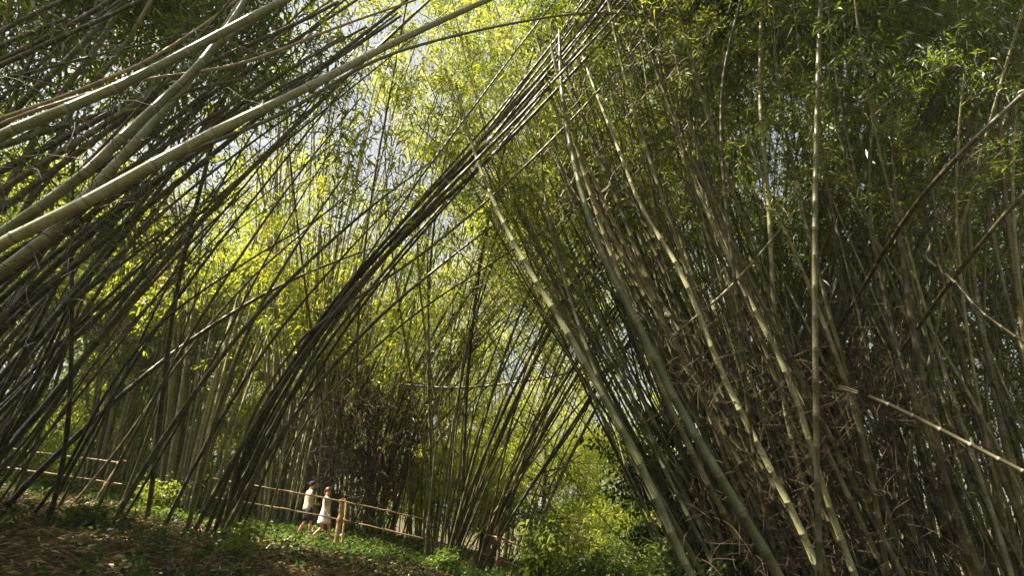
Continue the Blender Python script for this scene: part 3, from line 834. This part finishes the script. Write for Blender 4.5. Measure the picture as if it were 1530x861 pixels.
tb = Buf()
for k in range(9):
    tangle(tb, at(-20 + 45 * k * 0.6, 440 - 25 * k + rng.normal() * 40, 5.2), np.array([0.5, 0.4, 0.45]), 22, 0.5, 1.3, 0.0045, 0.1, 0.9)
for k in range(14):
    tangle(tb, at(rng.uniform(-20, 300), rng.uniform(330, 640), 8.5), np.array([0.6, 0.5, 0.5]), 22, 0.6, 1.6, 0.005, 0.1, 0.9)
tag(tb.build('dry_twigs', M_DRY), 'fine curling dry twigs hanging among the culms at the left', 'dry twigs', kind='stuff')
tb = Buf()
for k in range(75):
    tangle(tb, at(rng.uniform(1060, 1580), rng.uniform(440, 880), rng.uniform(9.5, 12)), np.array([0.6, 0.5, 0.5]), 42, 0.3, 1.1, 0.005, 0.3, 0.45)
tag(tb.build('dry_twigs', M_DRY), 'brown tangle of dry side branches inside the right hand clump', 'dry twigs', kind='stuff')
tb = Buf()
for k in range(18):
    tangle(tb, at(rng.normal() * 30 + 558, rng.uniform(600, 740), rng.uniform(21, 22.5)), np.array([0.6, 0.6, 0.6]), 60, 0.8, 2.4, 0.012, 1.0, 0.5)
tag(tb.build('dry_twigs', M_DRY), 'dark brown twig tangle in the clump behind the walkers', 'dry twigs', kind='stuff')

# ------------------------------------------------------------------ bamboo railing
M_RAIL = plain('railing_bamboo', (0.19, 0.125, 0.06), 0.55, 0.3, 14)
M_POST = plain('post_wood', (0.46, 0.31, 0.15), 0.6, 0.25, 16)


def rail_pts(p, d, n=24, sag=0.03):
    return None


def pole(buf, a, b, r0, r1, sides=10, wob=0.012, n=18):
    t = np.linspace(0, 1, n)[:, None]
    P = np.asarray(a) * (1 - t) + np.asarray(b) * t
    P = P + np.stack([np.sin(t[:, 0] * 9 + a[0]), np.cos(t[:, 0] * 7), np.sin(t[:, 0] * 11 + 1)], 1) * wob
    R = np.linspace(r0, r1, n) * (1 + 0.10 * (np.arange(n) % 3 == 0))
    V, Fq = tube(P, R, sides); buf.add(V, Fq, 0)
    for e, ce in ((0, P[0]), (n - 1, P[-1])):
        v = np.vstack([V[e * sides:(e + 1) * sides], ce[None]])
        f = np.array([[j, (j + 1) % sides, sides] for j in range(sides)])
        buf.add(v, f, 0)


def fence(posts, label, tops, lows, group='sections of the bamboo railing', pm=None, rr=(0.026, 0.021)):
    root = empty('railing', tuple(posts[0][0])); tag(root, label, 'railing', group)
    o = np.array(posts[0][0])
    for (b_, t_, r) in posts:
        q = Buf(); pole(q, b_, t_, r, r * 0.92, 12, 0.006, 10); q.build('post', pm or M_POST, root, o)
    for (b_, t_, r) in posts:                       # bindings where the rails meet the post
        for line in (tops, lows):
            j = min(line, key=lambda p: abs(p[0] - t_[0])); zc = j[2]
            f_ = (zc - b_[2]) / (t_[2] - b_[2])
            if not 0 < f_ < 1: continue
            c_ = np.asarray(b_) * (1 - f_) + np.asarray(t_) * f_
            q = Buf()
            for dz in (-0.03, 0.0, 0.03):
                a_ = np.linspace(0, 2 * np.pi, 13); V, Fq = tube(c_ + np.stack([np.cos(a_) * (r + .012), np.sin(a_) * (r + .03), dz + 0.02 * np.sin(a_)], 1), np.full(13, 0.012), 5)
                q.add(V, Fq, 0)
            q.build('lashing', M_SHEATH, root, o)
    for line in (tops, lows):
        for a, b in zip(line[:-1], line[1:]):
            q = Buf(); pole(q, a, b, *rr, 8, 0.005); q.build('rail', M_RAIL, root, o)


def post_at(px, py_top, d, r=0.075, lean=0.0, h=1.35):
    t = at(px, py_top, d); b = t.copy(); b[0] -= lean
    b[2] = float(hgt(b[0], b[1])) - 0.15
    return (b, t, r)


P1 = post_at(512, 747, 17.2, 0.075, 0.08)
P1b = post_at(517.5, 751, 17.5, 0.035, 0.0)
fence([P1, P1b], 'bamboo railing meeting at the pale wooden post beside the walkers',
      [at(318, 716, 17.3), at(420, 733, 17.2), at(508, 749, 17.1), at(575, 763, 17.0), at(650, 781, 16.9), at(715, 796, 16.8)],
      [at(318, 744, 17.3), at(420, 760, 17.2), at(508, 777, 17.1), at(575, 792, 17.0), at(650, 810, 16.9), at(715, 825, 16.8)])
P2 = post_at(184, 688, 16.0, 0.09, 0.5)
P3 = post_at(-60, 655, 16.6, 0.07)
fence([P2, P3], 'bamboo railing behind the shaded culms at the left edge with a leaning post',
      [at(-60, 660, 16.6), at(60, 677, 16.3), at(182, 692, 16.0)],
      [at(-60, 690, 16.6), at(60, 706, 16.3), at(182, 724, 16.0)], pm=M_TWIG, rr=(0.020, 0.018))  # dark post material puts the shade on the leaning post into its colour
P4 = post_at(745, 800, 15.6, 0.05)
P5 = post_at(905, 872, 13.2, 0.05)
fence([P4, P5], 'dark railing dropping to the bottom edge right of the centre clump',
      [at(720, 797, 16.2), at(750, 806, 15.6), at(820, 832, 14.6), at(905, 874, 13.2)],
      [at(720, 828, 16.2), at(750, 838, 15.6), at(820, 866, 14.6), at(905, 908, 13.2)], pm=M_TWIG)

# thin sapling stem in front of the railing
q = Buf(); b_ = at(578, 858, 12.5); b_[2] = float(hgt(b_[0], b_[1])) - 0.05
D, _ = spline(np.array([b_, at(576, 820, 12.8), at(572, 795, 13), at(575, 770, 13.2)]), 20)
V, Fq = tube(D, np.linspace(0.018, 0.008, 20), 6); q.add(V, Fq, 0, tint=0.4)
root = empty('sapling', tuple(b_)); tag(root, 'thin bare sapling stem standing before the lower rail', 'sapling')
q.build('stem', M_TWIG, root, b_)
q = Buf(); foliage_geo(q, D, 0.7, 1, 4, 0.25, 3, 0.09, 0.5, steps=4); q.build('foliage', [M_LEAF, M_TWIG], root, b_, smooth=False)

# ------------------------------------------------------------------ ground cover and litter
def scatter(n, x0, x1, y0, y1):
    x = rng.uniform(x0, x1, n); y = rng.uniform(y0, y1, n)
    return np.stack([x, y, hgt(x, y)], 1)


lb = Buf()
n = 95000
b0 = scatter(n, -22, 4, 5, 21); b0[:, 2] += rng.uniform(0.01, 0.06, n)
d0 = rng.normal(size=(n, 3)) * np.array([1, 1, 0.25])
leaves(lb, b0, d0, rng.uniform(0.08, 0.26, n), 0.09, rng.uniform(-0.05, 0.1, n), rng.uniform(0, 1, n))
tag(lb.build('leaf_litter', M_LITTER, smooth=False), 'brown fallen bamboo leaves strewn over the slope', 'leaf litter', kind='stuff')

gb = Buf()
def weeds(n, region, size, tint, per=9):
    c = scatter(n, *region)
    k = (np.sin(c[:, 0] * 0.9 + 2) * np.sin(c[:, 1] * 0.8 + c[:, 0] * 0.3) + rng.normal(size=n) * 0.4) > -0.1
    c = c[k]; n = len(c)
    h = rng.uniform(0.08, 0.35, n)
    b = np.repeat(c, per, axis=0) + rng.normal(size=(n * per, 3)) * np.array([0.09, 0.09, 0]) + np.stack([np.zeros(n * per), np.zeros(n * per), np.repeat(h, per) * rng.uniform(0.1, 1, n * per)], 1)
    d = rng.normal(size=(n * per, 3)) * np.array([1, 1, 0.3]) + np.array([0, 0, 0.35])
    leaves(gb, b, d, size * rng.uniform(0.5, 1.3, n * per), 0.24, rng.uniform(0, 0.4, n * per), np.repeat(rng.uniform(*tint, n), per) + rng.normal(size=n * per) * 0.06)
weeds(3000, (-22, 3, 7, 21), 0.12, (0.0, 0.5))
weeds(1500, (-10, 2, 15.5, 19.2), 0.12, (0.25, 0.85))
weeds(1600, (-20, 4, 20.6, 26), 0.2, (0.5, 1.0))
# fine grass blades near the railing
n = 16000
b0 = scatter(n, -12, 3, 16.5, 24)
leaves(gb, b0, rng.normal(size=(n, 3)) * np.array([0.4, 0.4, 0.1]) + np.array([0, 0, 1.0]), rng.uniform(0.12, 0.4, n), 0.035, rng.uniform(0.1, 0.5, n), rng.uniform(0.5, 1, n))
tag(gb.build('ground_cover', M_BROADLEAF, smooth=False), 'low green weeds and grass on the slope before the railing', 'ground cover', kind='stuff')


# ------------------------------------------------------------------ shrubs and trees
def shrub(px, py, d, h, w, label, leaf=0.16, n=900, tint=0.8, wr=0.2, group=None, bend=0.3):
    t = at(px, py, d); b = t.copy(); b[2] = float(hgt(b[0], b[1]))
    H = max(h, t[2] - b[2])
    root = empty('shrub', tuple(b)); tag(root, label, 'shrub', group)
    q = Buf(); f = Buf()
    ns = 9; per = n // (ns * 8)
    for k in range(ns):
        a = rng.uniform(0, 6.28); e = np.array([math.cos(a) * w * rng.uniform(.3, 1), math.sin(a) * w * rng.uniform(.3, 1), H * rng.uniform(0.6, 1.05)])
        s = np.linspace(0, 1, 14)[:, None]
        P = b + e * np.concatenate([s ** 1.4, s ** 1.4, s], 1)
        V, Fq = tube(P, np.linspace(0.02, 0.005, 14), 5); q.add(V, Fq, 0)
        i = rng.integers(5, 14, per * 8)
        bb = P[i] + rng.normal(size=(per * 8, 3)) * 0.16
        dd = rng.normal(size=(per * 8, 3)) * np.array([1, 1, 0.5]) + np.array([0, 0, -0.1])
        leaves(f, bb, dd, leaf * rng.uniform(0.5, 1.2, per * 8), wr, rng.uniform(0.1, 0.5, per * 8), tint + rng.normal(size=per * 8) * 0.12)
    q.build('stem', M_TWIG, root, b); f.build('foliage', M_BROADLEAF, root, b, smooth=False)


shrub(812, 790, 15, 1.2, 0.7, 'bright green leafy shrub beside the railing right of centre', 0.30, 1500, 0.95, 0.14)
shrub(950, 800, 13, 1.2, 1.0, 'bright green feathery shrub low under the leaning culms', 0.22, 1900, 0.75, 0.10)
shrub(880, 835, 13, 1.0, 0.9, 'low yellowish green shrub at the bottom edge beneath the arch', 0.2, 1500, 0.7, 0.2)
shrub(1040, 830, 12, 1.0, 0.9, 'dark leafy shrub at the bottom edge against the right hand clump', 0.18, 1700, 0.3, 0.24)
shrub(362, 790, 13, 0.5, 0.35, 'small bright green plant left of the walkers', 0.13, 420, 0.9, 0.3)
shrub(350, 838, 10.5, 0.3, 0.3, 'small broad leaved plant at the bottom edge before the walkers', 0.12, 300, 0.85, 0.3)
shrub(130, 800, 11, 0.3, 0.5, 'dark low plant in the shade of the lower left', 0.14, 480, 0.5, 0.26)
shrub(660, 835, 14.5, 0.5, 0.5, 'leafy plant at the foot of the centre clump', 0.15, 600, 0.7, 0.24)
shrub(235, 745, 16, 0.9, 0.6, 'sunlit yellow green bush between the leaning culms at the left', 0.15, 900, 0.95, 0.22)


def tree(bx, by, H, R, label, leaf, n, tint, mat, tr=0.16, wr=0.2, z0=0.35, group=None, squash=0.8):
    b = np.array([bx, by, float(hgt(bx, by))])
    root = empty('tree', tuple(b)); tag(root, label, 'tree', group)
    q = Buf(); f = Buf()
    P = b + np.stack([np.sin(np.linspace(0, 2, 20)) * 0.3, np.cos(np.linspace(0, 2.5, 20)) * 0.2 - 0.2, np.linspace(-0.2, H * 0.85, 20)], 1)
    V, Fq = tube(P, np.linspace(tr, tr * 0.3, 20), 9); q.add(V, Fq, 0)
    nb = 34; per = n // (nb * 6)
    for k in range(nb):
        i = rng.integers(int(20 * z0), 20); s0 = P[i]; a = rng.uniform(0, 6.28)
        t = (i - 20 * z0) / (20 * (1 - z0)); rad = R * (0.45 + 0.75 * math.sin(math.pi * min(1, t * 0.85 + 0.15))) * rng.uniform(0.55, 1.1)
        e = np.array([math.cos(a) * rad, math.sin(a) * rad, rad * rng.uniform(-0.1, 0.7) * squash])
        s = np.linspace(0, 1, 8)[:, None]; Q = s0 + e * s + np.array([0, 0, 0.15]) * np.sin(s * 3.1)
        V, Fq = tube(Q, np.linspace(tr * 0.3, 0.012, 8), 5); q.add(V, Fq, 0)
        tt = tint + rng.normal() * 0.13
        for j in range(6):
            cc = Q[rng.integers(3, 8)] + rng.normal(size=3) * R * 0.13
            bb = cc + rng.normal(size=(per, 3)) * R * np.array([0.13, 0.13, 0.08])
            dd = rng.normal(size=(per, 3)) + np.array([0, 0, -0.3])
            leaves(f, bb, dd, leaf * rng.uniform(0.6, 1.2, per), wr, rng.uniform(0, 0.4, per), tt + rng.normal(size=per) * 0.08)
    q.build('trunk', M_BARK, root, b); f.build('crown', mat, root, b, smooth=False)


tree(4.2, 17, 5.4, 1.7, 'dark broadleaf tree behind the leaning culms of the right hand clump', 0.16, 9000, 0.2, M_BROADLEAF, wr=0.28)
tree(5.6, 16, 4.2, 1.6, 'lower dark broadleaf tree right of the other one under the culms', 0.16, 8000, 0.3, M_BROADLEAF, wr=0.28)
GT = 'soft green trees beyond the arch'
tree(1.2, 27, 7.5, 3.0, 'soft green feathery tree seen low through the arch at its left', 0.26, 16000, 0.55, M_LEAF, wr=0.10, z0=0.1, group=GT)
tree(4.6, 34, 8.5, 3.6, 'soft green feathery tree farthest through the arch', 0.30, 18000, 0.6, M_LEAF, wr=0.10, z0=0.1, group=GT)
tree(5.8, 25, 5.0, 2.4, 'yellow green feathery tree seen through the arch at its right', 0.26, 12000, 0.75, M_LEAF, wr=0.10, z0=0.1, group=GT)
tree(-1.6, 31, 6.5, 2.8, 'sunlit yellow green tree behind the culms of the centre clump', 0.28, 14000, 0.8, M_LEAF, wr=0.10, z0=0.1, group=GT)

# ------------------------------------------------------------------ the two walkers
M_SKIN = plain('skin', (0.50, 0.27, 0.18), 0.5, 0.06, 8)
M_SHIRT = plain('khaki_shirt', (0.52, 0.46, 0.30), 0.85, 0.12, 12)
M_SHORTS = plain('dark_shorts', (0.022, 0.022, 0.026), 0.85, 0.2, 12)
M_CAP = plain('dark_cap', (0.02, 0.02, 0.022), 0.8, 0.2, 12)
M_DRESS = plain('white_dress', (0.78, 0.76, 0.74), 0.8, 0.05, 12)
M_GREYTOP = plain('grey_top', (0.42, 0.45, 0.48), 0.8, 0.1, 12)
M_HAIR = plain('auburn_hair', (0.09, 0.028, 0.014), 0.5, 0.3, 40)
M_HAIRD = plain('dark_hair', (0.02, 0.014, 0.01), 0.5, 0.3, 40)
M_LENS = plain('dark_lens', (0.01, 0.01, 0.01), 0.15, 0.0, 5)
M_SHOE = plain('tan_shoe', (0.32, 0.22, 0.10), 0.7, 0.2, 12)


def skin_body(parent, J, E, name='body', mat=None):
    """J: {name: ((x,y,z), radius)}, E: edges"""
    keys = list(J); idx = {k: i for i, k in enumerate(keys)}
    me = bpy.data.meshes.new(name)
    me.from_pydata([J[k][0] for k in keys], [(idx[a], idx[b]) for a, b in E], [])
    o = bpy.data.objects.new(name, me); C.objects.link(o); o.parent = parent
    m = o.modifiers.new('skin', 'SKIN'); m.use_smooth_shade = True
    sv = me.skin_vertices[0].data if me.skin_vertices else None
    if sv is None:
        bm = bmesh.new(); bm.from_mesh(me); bm.verts.layers.skin.verify(); bm.to_mesh(me); bm.free()
        sv = me.skin_vertices[0].data
    for k in keys:
        r = J[k][1]; sv[idx[k]].radius = (r, r) if not isinstance(r, tuple) else r
        sv[idx[k]].use_root = (k == 'pelvis')
    s = o.modifiers.new('sub', 'SUBSURF'); s.levels = 2; s.render_levels = 2
    me.materials.append(mat or M_SKIN)
    return o


def add_hand(J, E, wrist, palm_dir, thumb_dir, side, tag_):
    """five unequal curled fingers"""
    pd = norm(np.array(palm_dir, float)); td = norm(np.array(thumb_dir, float)); nn = np.cross(pd, td)
    w = np.array(J[wrist][0])
    J[tag_ + 'palm'] = (tuple(w + pd * 0.05), 0.026); E.append((wrist, tag_ + 'palm'))
    for k, (off, L) in enumerate(((0.028, 0.068), (0.009, 0.076), (-0.010, 0.070), (-0.028, 0.055))):
        a = w + pd * 0.088 + td * off; b = a + pd * L * 0.55 + nn * L * 0.12 * side; c = b + pd * L * 0.35 + nn * L * 0.35 * side
        for nm, p, r in (('a', a, .0095), ('b', b, .0085), ('c', c, .0075)): J[f'{tag_}f{k}{nm}'] = (tuple(p), r)
        E += [(tag_ + 'palm', f'{tag_}f{k}a'), (f'{tag_}f{k}a', f'{tag_}f{k}b'), (f'{tag_}f{k}b', f'{tag_}f{k}c')]
    a = w + pd * 0.035 + td * 0.034; b = a + pd * 0.035 + td * 0.014
    J[tag_ + 'ta'] = (tuple(a), .011); J[tag_ + 'tb'] = (tuple(b), .009)
    E += [(tag_ + 'palm', tag_ + 'ta'), (tag_ + 'ta', tag_ + 'tb')]


def loft(parent, name, rings, mat, sides=20, cap=True, fold=0.0):
    """rings: (x, y, z, rx, ry)"""
    V = []
    for k, (x, y, z, rx, ry) in enumerate(rings):
        for j in range(sides):
            a = 2 * math.pi * j / sides; w = 1 + fold * math.sin(a * 5 + k * 0.6) * (k / len(rings))
            V.append((x + rx * w * math.cos(a), y + ry * w * math.sin(a), z))
    n = len(rings); Fq = []
    for i in range(n - 1):
        for j in range(sides):
            Fq.append((i * sides + j, i * sides + (j + 1) % sides, (i + 1) * sides + (j + 1) % sides, (i + 1) * sides + j))
    me = bpy.data.meshes.new(name)
    if cap:
        Fq.append(tuple(range(sides))[::-1]); Fq.append(tuple((n - 1) * sides + j for j in range(sides)))
    me.from_pydata(V, [], Fq); me.materials.append(mat)
    for p in me.polygons: p.use_smooth = True
    o = bpy.data.objects.new(name, me); C.objects.link(o); o.parent = parent
    s = o.modifiers.new('sub', 'SUBSURF'); s.levels = 1; s.render_levels = 1
    return o


def sweep(parent, name, pts, radii, mat, sides=14):
    V, Fq = tube(np.array(pts, float), np.array(radii, float), sides)
    caps = [[tuple(range(sides))[::-1]], [tuple((len(pts) - 1) * sides + j for j in range(sides))]]
    me = bpy.data.meshes.new(name); me.from_pydata(V.tolist(), [], Fq.tolist() + caps[0] + caps[1]); me.materials.append(mat)
    for p in me.polygons: p.use_smooth = True
    o = bpy.data.objects.new(name, me); C.objects.link(o); o.parent = parent
    return o


def blob(parent, name, parts, mat):
    bm = bmesh.new()
    for (c, s) in parts:
        bmesh.ops.create_uvsphere(bm, u_segments=18, v_segments=12, radius=1, matrix=Matrix.Translation(c) @ Matrix.Diagonal((*s, 1)))
    me = bpy.data.meshes.new(name); bm.to_mesh(me); bm.free(); me.materials.append(mat)
    for p in me.polygons: p.use_smooth = True
    o = bpy.data.objects.new(name, me); C.objects.link(o); o.parent = parent
    return o


def head_joints(J, E, neck, top, fw=0.0):
    """neck top to skull; x is forward"""
    x, y, z = neck
    J['neck'] = ((x, y, z), 0.052)
    J['jaw'] = ((x + 0.035 + fw, y, z + 0.085), (0.062, 0.070)); J['skull'] = ((x + 0.025 + fw, y, z + 0.165), (0.084, 0.092))
    J['crown'] = ((x + 0.012 + fw, y, z + 0.215), 0.066)
    E += [('neck', 'jaw'), ('jaw', 'skull'), ('skull', 'crown')]
    J['nose'] = ((x + 0.112 + fw, y, z + 0.122), 0.016); E.append(('jaw', 'nose'))


# woman: walking right, in profile, x forward
def woman(loc):
    root = empty('person', loc); root.rotation_euler = (0, 0, math.radians(-8))
    tag(root, 'person in a white dress and sunglasses walking right towards the fence post', 'person')
    J = {'pelvis': ((0, 0, 0.90), (0.135, 0.12)), 'waist': ((0.005, 0, 1.06), (0.095, 0.11)), 'chest': ((0.02, 0, 1.24), (0.11, 0.14)),
         'shoulders': ((0.005, 0, 1.36), (0.07, 0.11))}
    E = [('pelvis', 'waist'), ('waist', 'chest'), ('chest', 'shoulders')]
    head_joints(J, E, (0.02, 0, 1.44), None); E.append(('shoulders', 'neck'))
    for s, nm in ((1, 'L'), (-1, 'R')):
        J[nm + 'hip'] = ((0.0, 0.085 * s, 0.84), 0.09)
        if s == 1: kn, an, toe = (0.20, 0.09, 0.50), (0.16, 0.09, 0.09), (0.32, 0.10, 0.035)
        else: kn, an, toe = (-0.02, -0.09, 0.47), (-0.33, -0.09, 0.20), (-0.27, -0.09, 0.06)
        if s == 1: kn, an, toe = (0.16, 0.09, 0.49), (0.20, 0.09, 0.085), (0.34, 0.10, 0.035)
        J[nm + 'thigh'] = (tuple(np.array(J[nm + 'hip'][0]) * .5 + np.array(kn) * .5), 0.075)
        J[nm + 'knee'] = (kn, 0.052); c = np.array(kn) * .62 + np.array(an) * .38
        J[nm + 'calf'] = ((c[0] - 0.015, c[1], c[2]), 0.050); J[nm + 'ankle'] = (an, 0.032)
        hl = (an[0] - 0.035, an[1], an[2] - 0.035) if s == 1 else (an[0] - 0.05, an[1], an[2] + 0.01)
        J[nm + 'ball'] = (tuple(np.array(an) * .35 + np.array(toe) * .65), 0.033); J[nm + 'toe'] = (toe, 0.024)
        E += [('pelvis', nm + 'hip'), (nm + 'hip', nm + 'thigh'), (nm + 'thigh', nm + 'knee'), (nm + 'knee', nm + 'calf'), (nm + 'calf', nm + 'ankle'), (nm + 'ankle', nm + 'ball'), (nm + 'ball', nm + 'toe')]
    for s, nm in ((1, 'L'), (-1, 'R')):
        if s == 1: el, wr_ = (-0.14, 0.20, 1.09), (-0.08, 0.21, 0.87)
        else: el, wr_ = (0.06, -0.20, 1.07), (0.20, -0.20, 0.87)
        J[nm + 'sh'] = ((0.0, 0.165 * s, 1.365), 0.048); J[nm + 'el'] = (el, 0.034); J[nm + 'wr'] = (wr_, 0.023)
        J[nm + 'fa'] = (tuple(np.array(el) * .65 + np.array(wr_) * .35), 0.034)
        E += [('shoulders', nm + 'sh'), (nm + 'sh', nm + 'el'), (nm + 'el', nm + 'fa'), (nm + 'fa', nm + 'wr')]
        pd = np.array(wr_) - np.array(el)
        add_hand(J, E, nm + 'wr', pd + np.array([0.03, 0, -0.05]), (0.9, 0, 0.4), s, nm)
    skin_body(root, J, E)
    loft(root, 'dress', [(0.005, 0, 1.42, .05, .10), (0.01, 0, 1.385, .095, .175), (0.02, 0, 1.30, .125, .175), (0.025, 0, 1.22, .130, .165), (0.01, 0, 1.06, .108, .140),
                         (0.0, 0, 0.96, .142, .165), (0.0, 0, 0.84, .172, .185), (0.0, 0, 0.72, .195, .20), (-0.01, 0, 0.61, .215, .215), (-0.015, 0, 0.60, .20, .20)], M_DRESS, 24, True, 0.06)
    loft(root, 'top', [(0.01, 0, 1.428, .052, .105), (0.012, 0, 1.39, .102, .182), (0.022, 0, 1.30, .132, .182), (0.027, 0, 1.22, .137, .171), (0.012, 0, 1.10, .116, .147), (0.012, 0, 1.095, .10, .13)], M_GREYTOP, 22)
    x, z = 0.045, 1.60
    blob(root, 'hair', [((x - 0.028, 0, z + 0.028), (0.104, 0.096, 0.098)), ((x - 0.095, 0, z - 0.01), (0.055, 0.065, 0.075)), ((x - 0.115, 0, z - 0.085), (0.042, 0.045, 0.095)), ((x - 0.10, 0, z - 0.17), (0.03, 0.035, 0.07))], M_HAIR)
    blob(root, 'sunglasses', [((x + 0.083, 0.034, z - 0.005), (0.018, 0.030, 0.022)), ((x + 0.083, -0.034, z - 0.005), (0.018, 0.030, 0.022)), ((x + 0.03, -0.088, z + 0.002), (0.06, 0.005, 0.006)), ((x + 0.03, 0.088, z + 0.002), (0.06, 0.005, 0.006))], M_LENS)
    return root


def man(loc):
    root = empty('person', loc); root.rotation_euler = (0, 0, math.radians(28))
    tag(root, 'person in a khaki shirt, dark shorts and dark cap walking behind the one in white', 'person')
    J = {'pelvis': ((0, 0, 0.93), (0.135, 0.13)), 'waist': ((-0.005, 0, 1.08), (0.12, 0.14)), 'chest': ((0.01, 0, 1.28), (0.13, 0.165)), 'shoulders': ((0, 0, 1.44), (0.08, 0.13))}
    E = [('pelvis', 'waist'), ('waist', 'chest'), ('chest', 'shoulders')]
    head_joints(J, E, (0.025, 0, 1.53), None, 0.01); E.append(('shoulders', 'neck'))
    for s, nm in ((1, 'L'), (-1, 'R')):
        J[nm + 'hip'] = ((0.0, 0.095 * s, 0.88), 0.10)
        if s == 1: kn, an, toe = (-0.02, 0.10, 0.50), (-0.22, 0.10, 0.14), (-0.10, 0.11, 0.04)
        else: kn, an, toe = (0.13, -0.10, 0.51), (0.15, -0.10, 0.09), (0.30, -0.12, 0.035)
        J[nm + 'thigh'] = (tuple(np.array(J[nm + 'hip'][0]) * .5 + np.array(kn) * .5), 0.082)
        J[nm + 'knee'] = (kn, 0.058); c = np.array(kn) * .62 + np.array(an) * .38
        J[nm + 'calf'] = ((c[0] - 0.015, c[1], c[2]), 0.058); J[nm + 'ankle'] = (an, 0.038)
        J[nm + 'ball'] = (tuple(np.array(an) * .35 + np.array(toe) * .65), 0.04); J[nm + 'toe'] = (toe, 0.03)
        E += [('pelvis', nm + 'hip'), (nm + 'hip', nm + 'thigh'), (nm + 'thigh', nm + 'knee'), (nm + 'knee', nm + 'calf'), (nm + 'calf', nm + 'ankle'), (nm + 'ankle', nm + 'ball'), (nm + 'ball', nm + 'toe')]
        el = (0.0, 0.25 * s, 1.17) if s == -1 else (-0.08, 0.25, 1.17); wr_ = (0.23, 0.15 * s, 1.06)
        J[nm + 'sh'] = ((0.0, 0.20 * s, 1.45), 0.06); J[nm + 'el'] = (el, 0.042); J[nm + 'wr'] = (wr_, 0.028)
        J[nm + 'fa'] = (tuple(np.array(el) * .65 + np.array(wr_) * .35), 0.042)
        E += [('shoulders', nm + 'sh'), (nm + 'sh', nm + 'el'), (nm + 'el', nm + 'fa'), (nm + 'fa', nm + 'wr')]
        add_hand(J, E, nm + 'wr', (0.9, -0.25 * s, -0.1), (0.1, 0, 1), s, nm)
        kn_ = np.array(kn); hp = np.array(J[nm + 'hip'][0])
        sweep(root, 'shorts_leg', [hp + (0, 0, .06), hp * .7 + kn_ * .3, hp * .35 + kn_ * .65, hp * .1 + kn_ * .9, hp * .08 + kn_ * .92], [.12, .118, .108, .10, .085], M_SHORTS)
        sh = np.array(J[nm + 'sh'][0]); e = np.array(el)
        sweep(root, 'sleeve', [sh + (0, -0.06 * s, .012), sh, sh * .6 + e * .4, sh * .22 + e * .78, sh * .2 + e * .8], [.06, .078, .070, .066, .05], M_SHIRT)
        an_ = np.array(an); to = np.array(toe)
        sweep(root, 'shoe', [an_ + (-.05, 0, 0.0), an_ + (-.02, 0, -.005), an_ * .5 + to * .5 + (0, 0, .005), to + (0.0, 0, .002), to + (.035, 0, 0)], [.02, .05, .05, .042, .018], M_SHOE)
    skin_body(root, J, E)
    loft(root, 'shirt', [(0.02, 0, 1.535, .055, .065), (0.01, 0, 1.50, .085, .15), (0.0, 0, 1.455, .12, .20), (0.01, 0, 1.36, .155, .205), (0.015, 0, 1.25, .16, .195), (0.01, 0, 1.10, .155, .18),
                         (0.0, 0, 0.98, .165, .19), (0.0, 0, 0.88, .17, .195), (0.0, 0, 0.875, .15, .17)], M_SHIRT, 24, True, 0.05)
    x, z = 0.06, 1.695
    blob(root, 'hair', [((x - 0.03, 0, z + 0.0), (0.098, 0.094, 0.085))], M_HAIRD)
    blob(root, 'cap', [((x - 0.015, 0, z + 0.045), (0.108, 0.10, 0.075)), ((x + 0.105, 0, z + 0.032), (0.075, 0.075, 0.010))], M_CAP)
    return root


wx, wy = at(482, 800, 18.0)[:2]
woman((wx, wy, float(hgt(wx, wy)) + 0.03))
mx, my = at(455, 800, 18.9)[:2]
man((mx, my, float(hgt(mx, my)) + 0.03))
print('walkers', wx, wy, float(hgt(wx, wy)), at(492, 800, 18.0)[2], 'n culms', N_CULM[0])
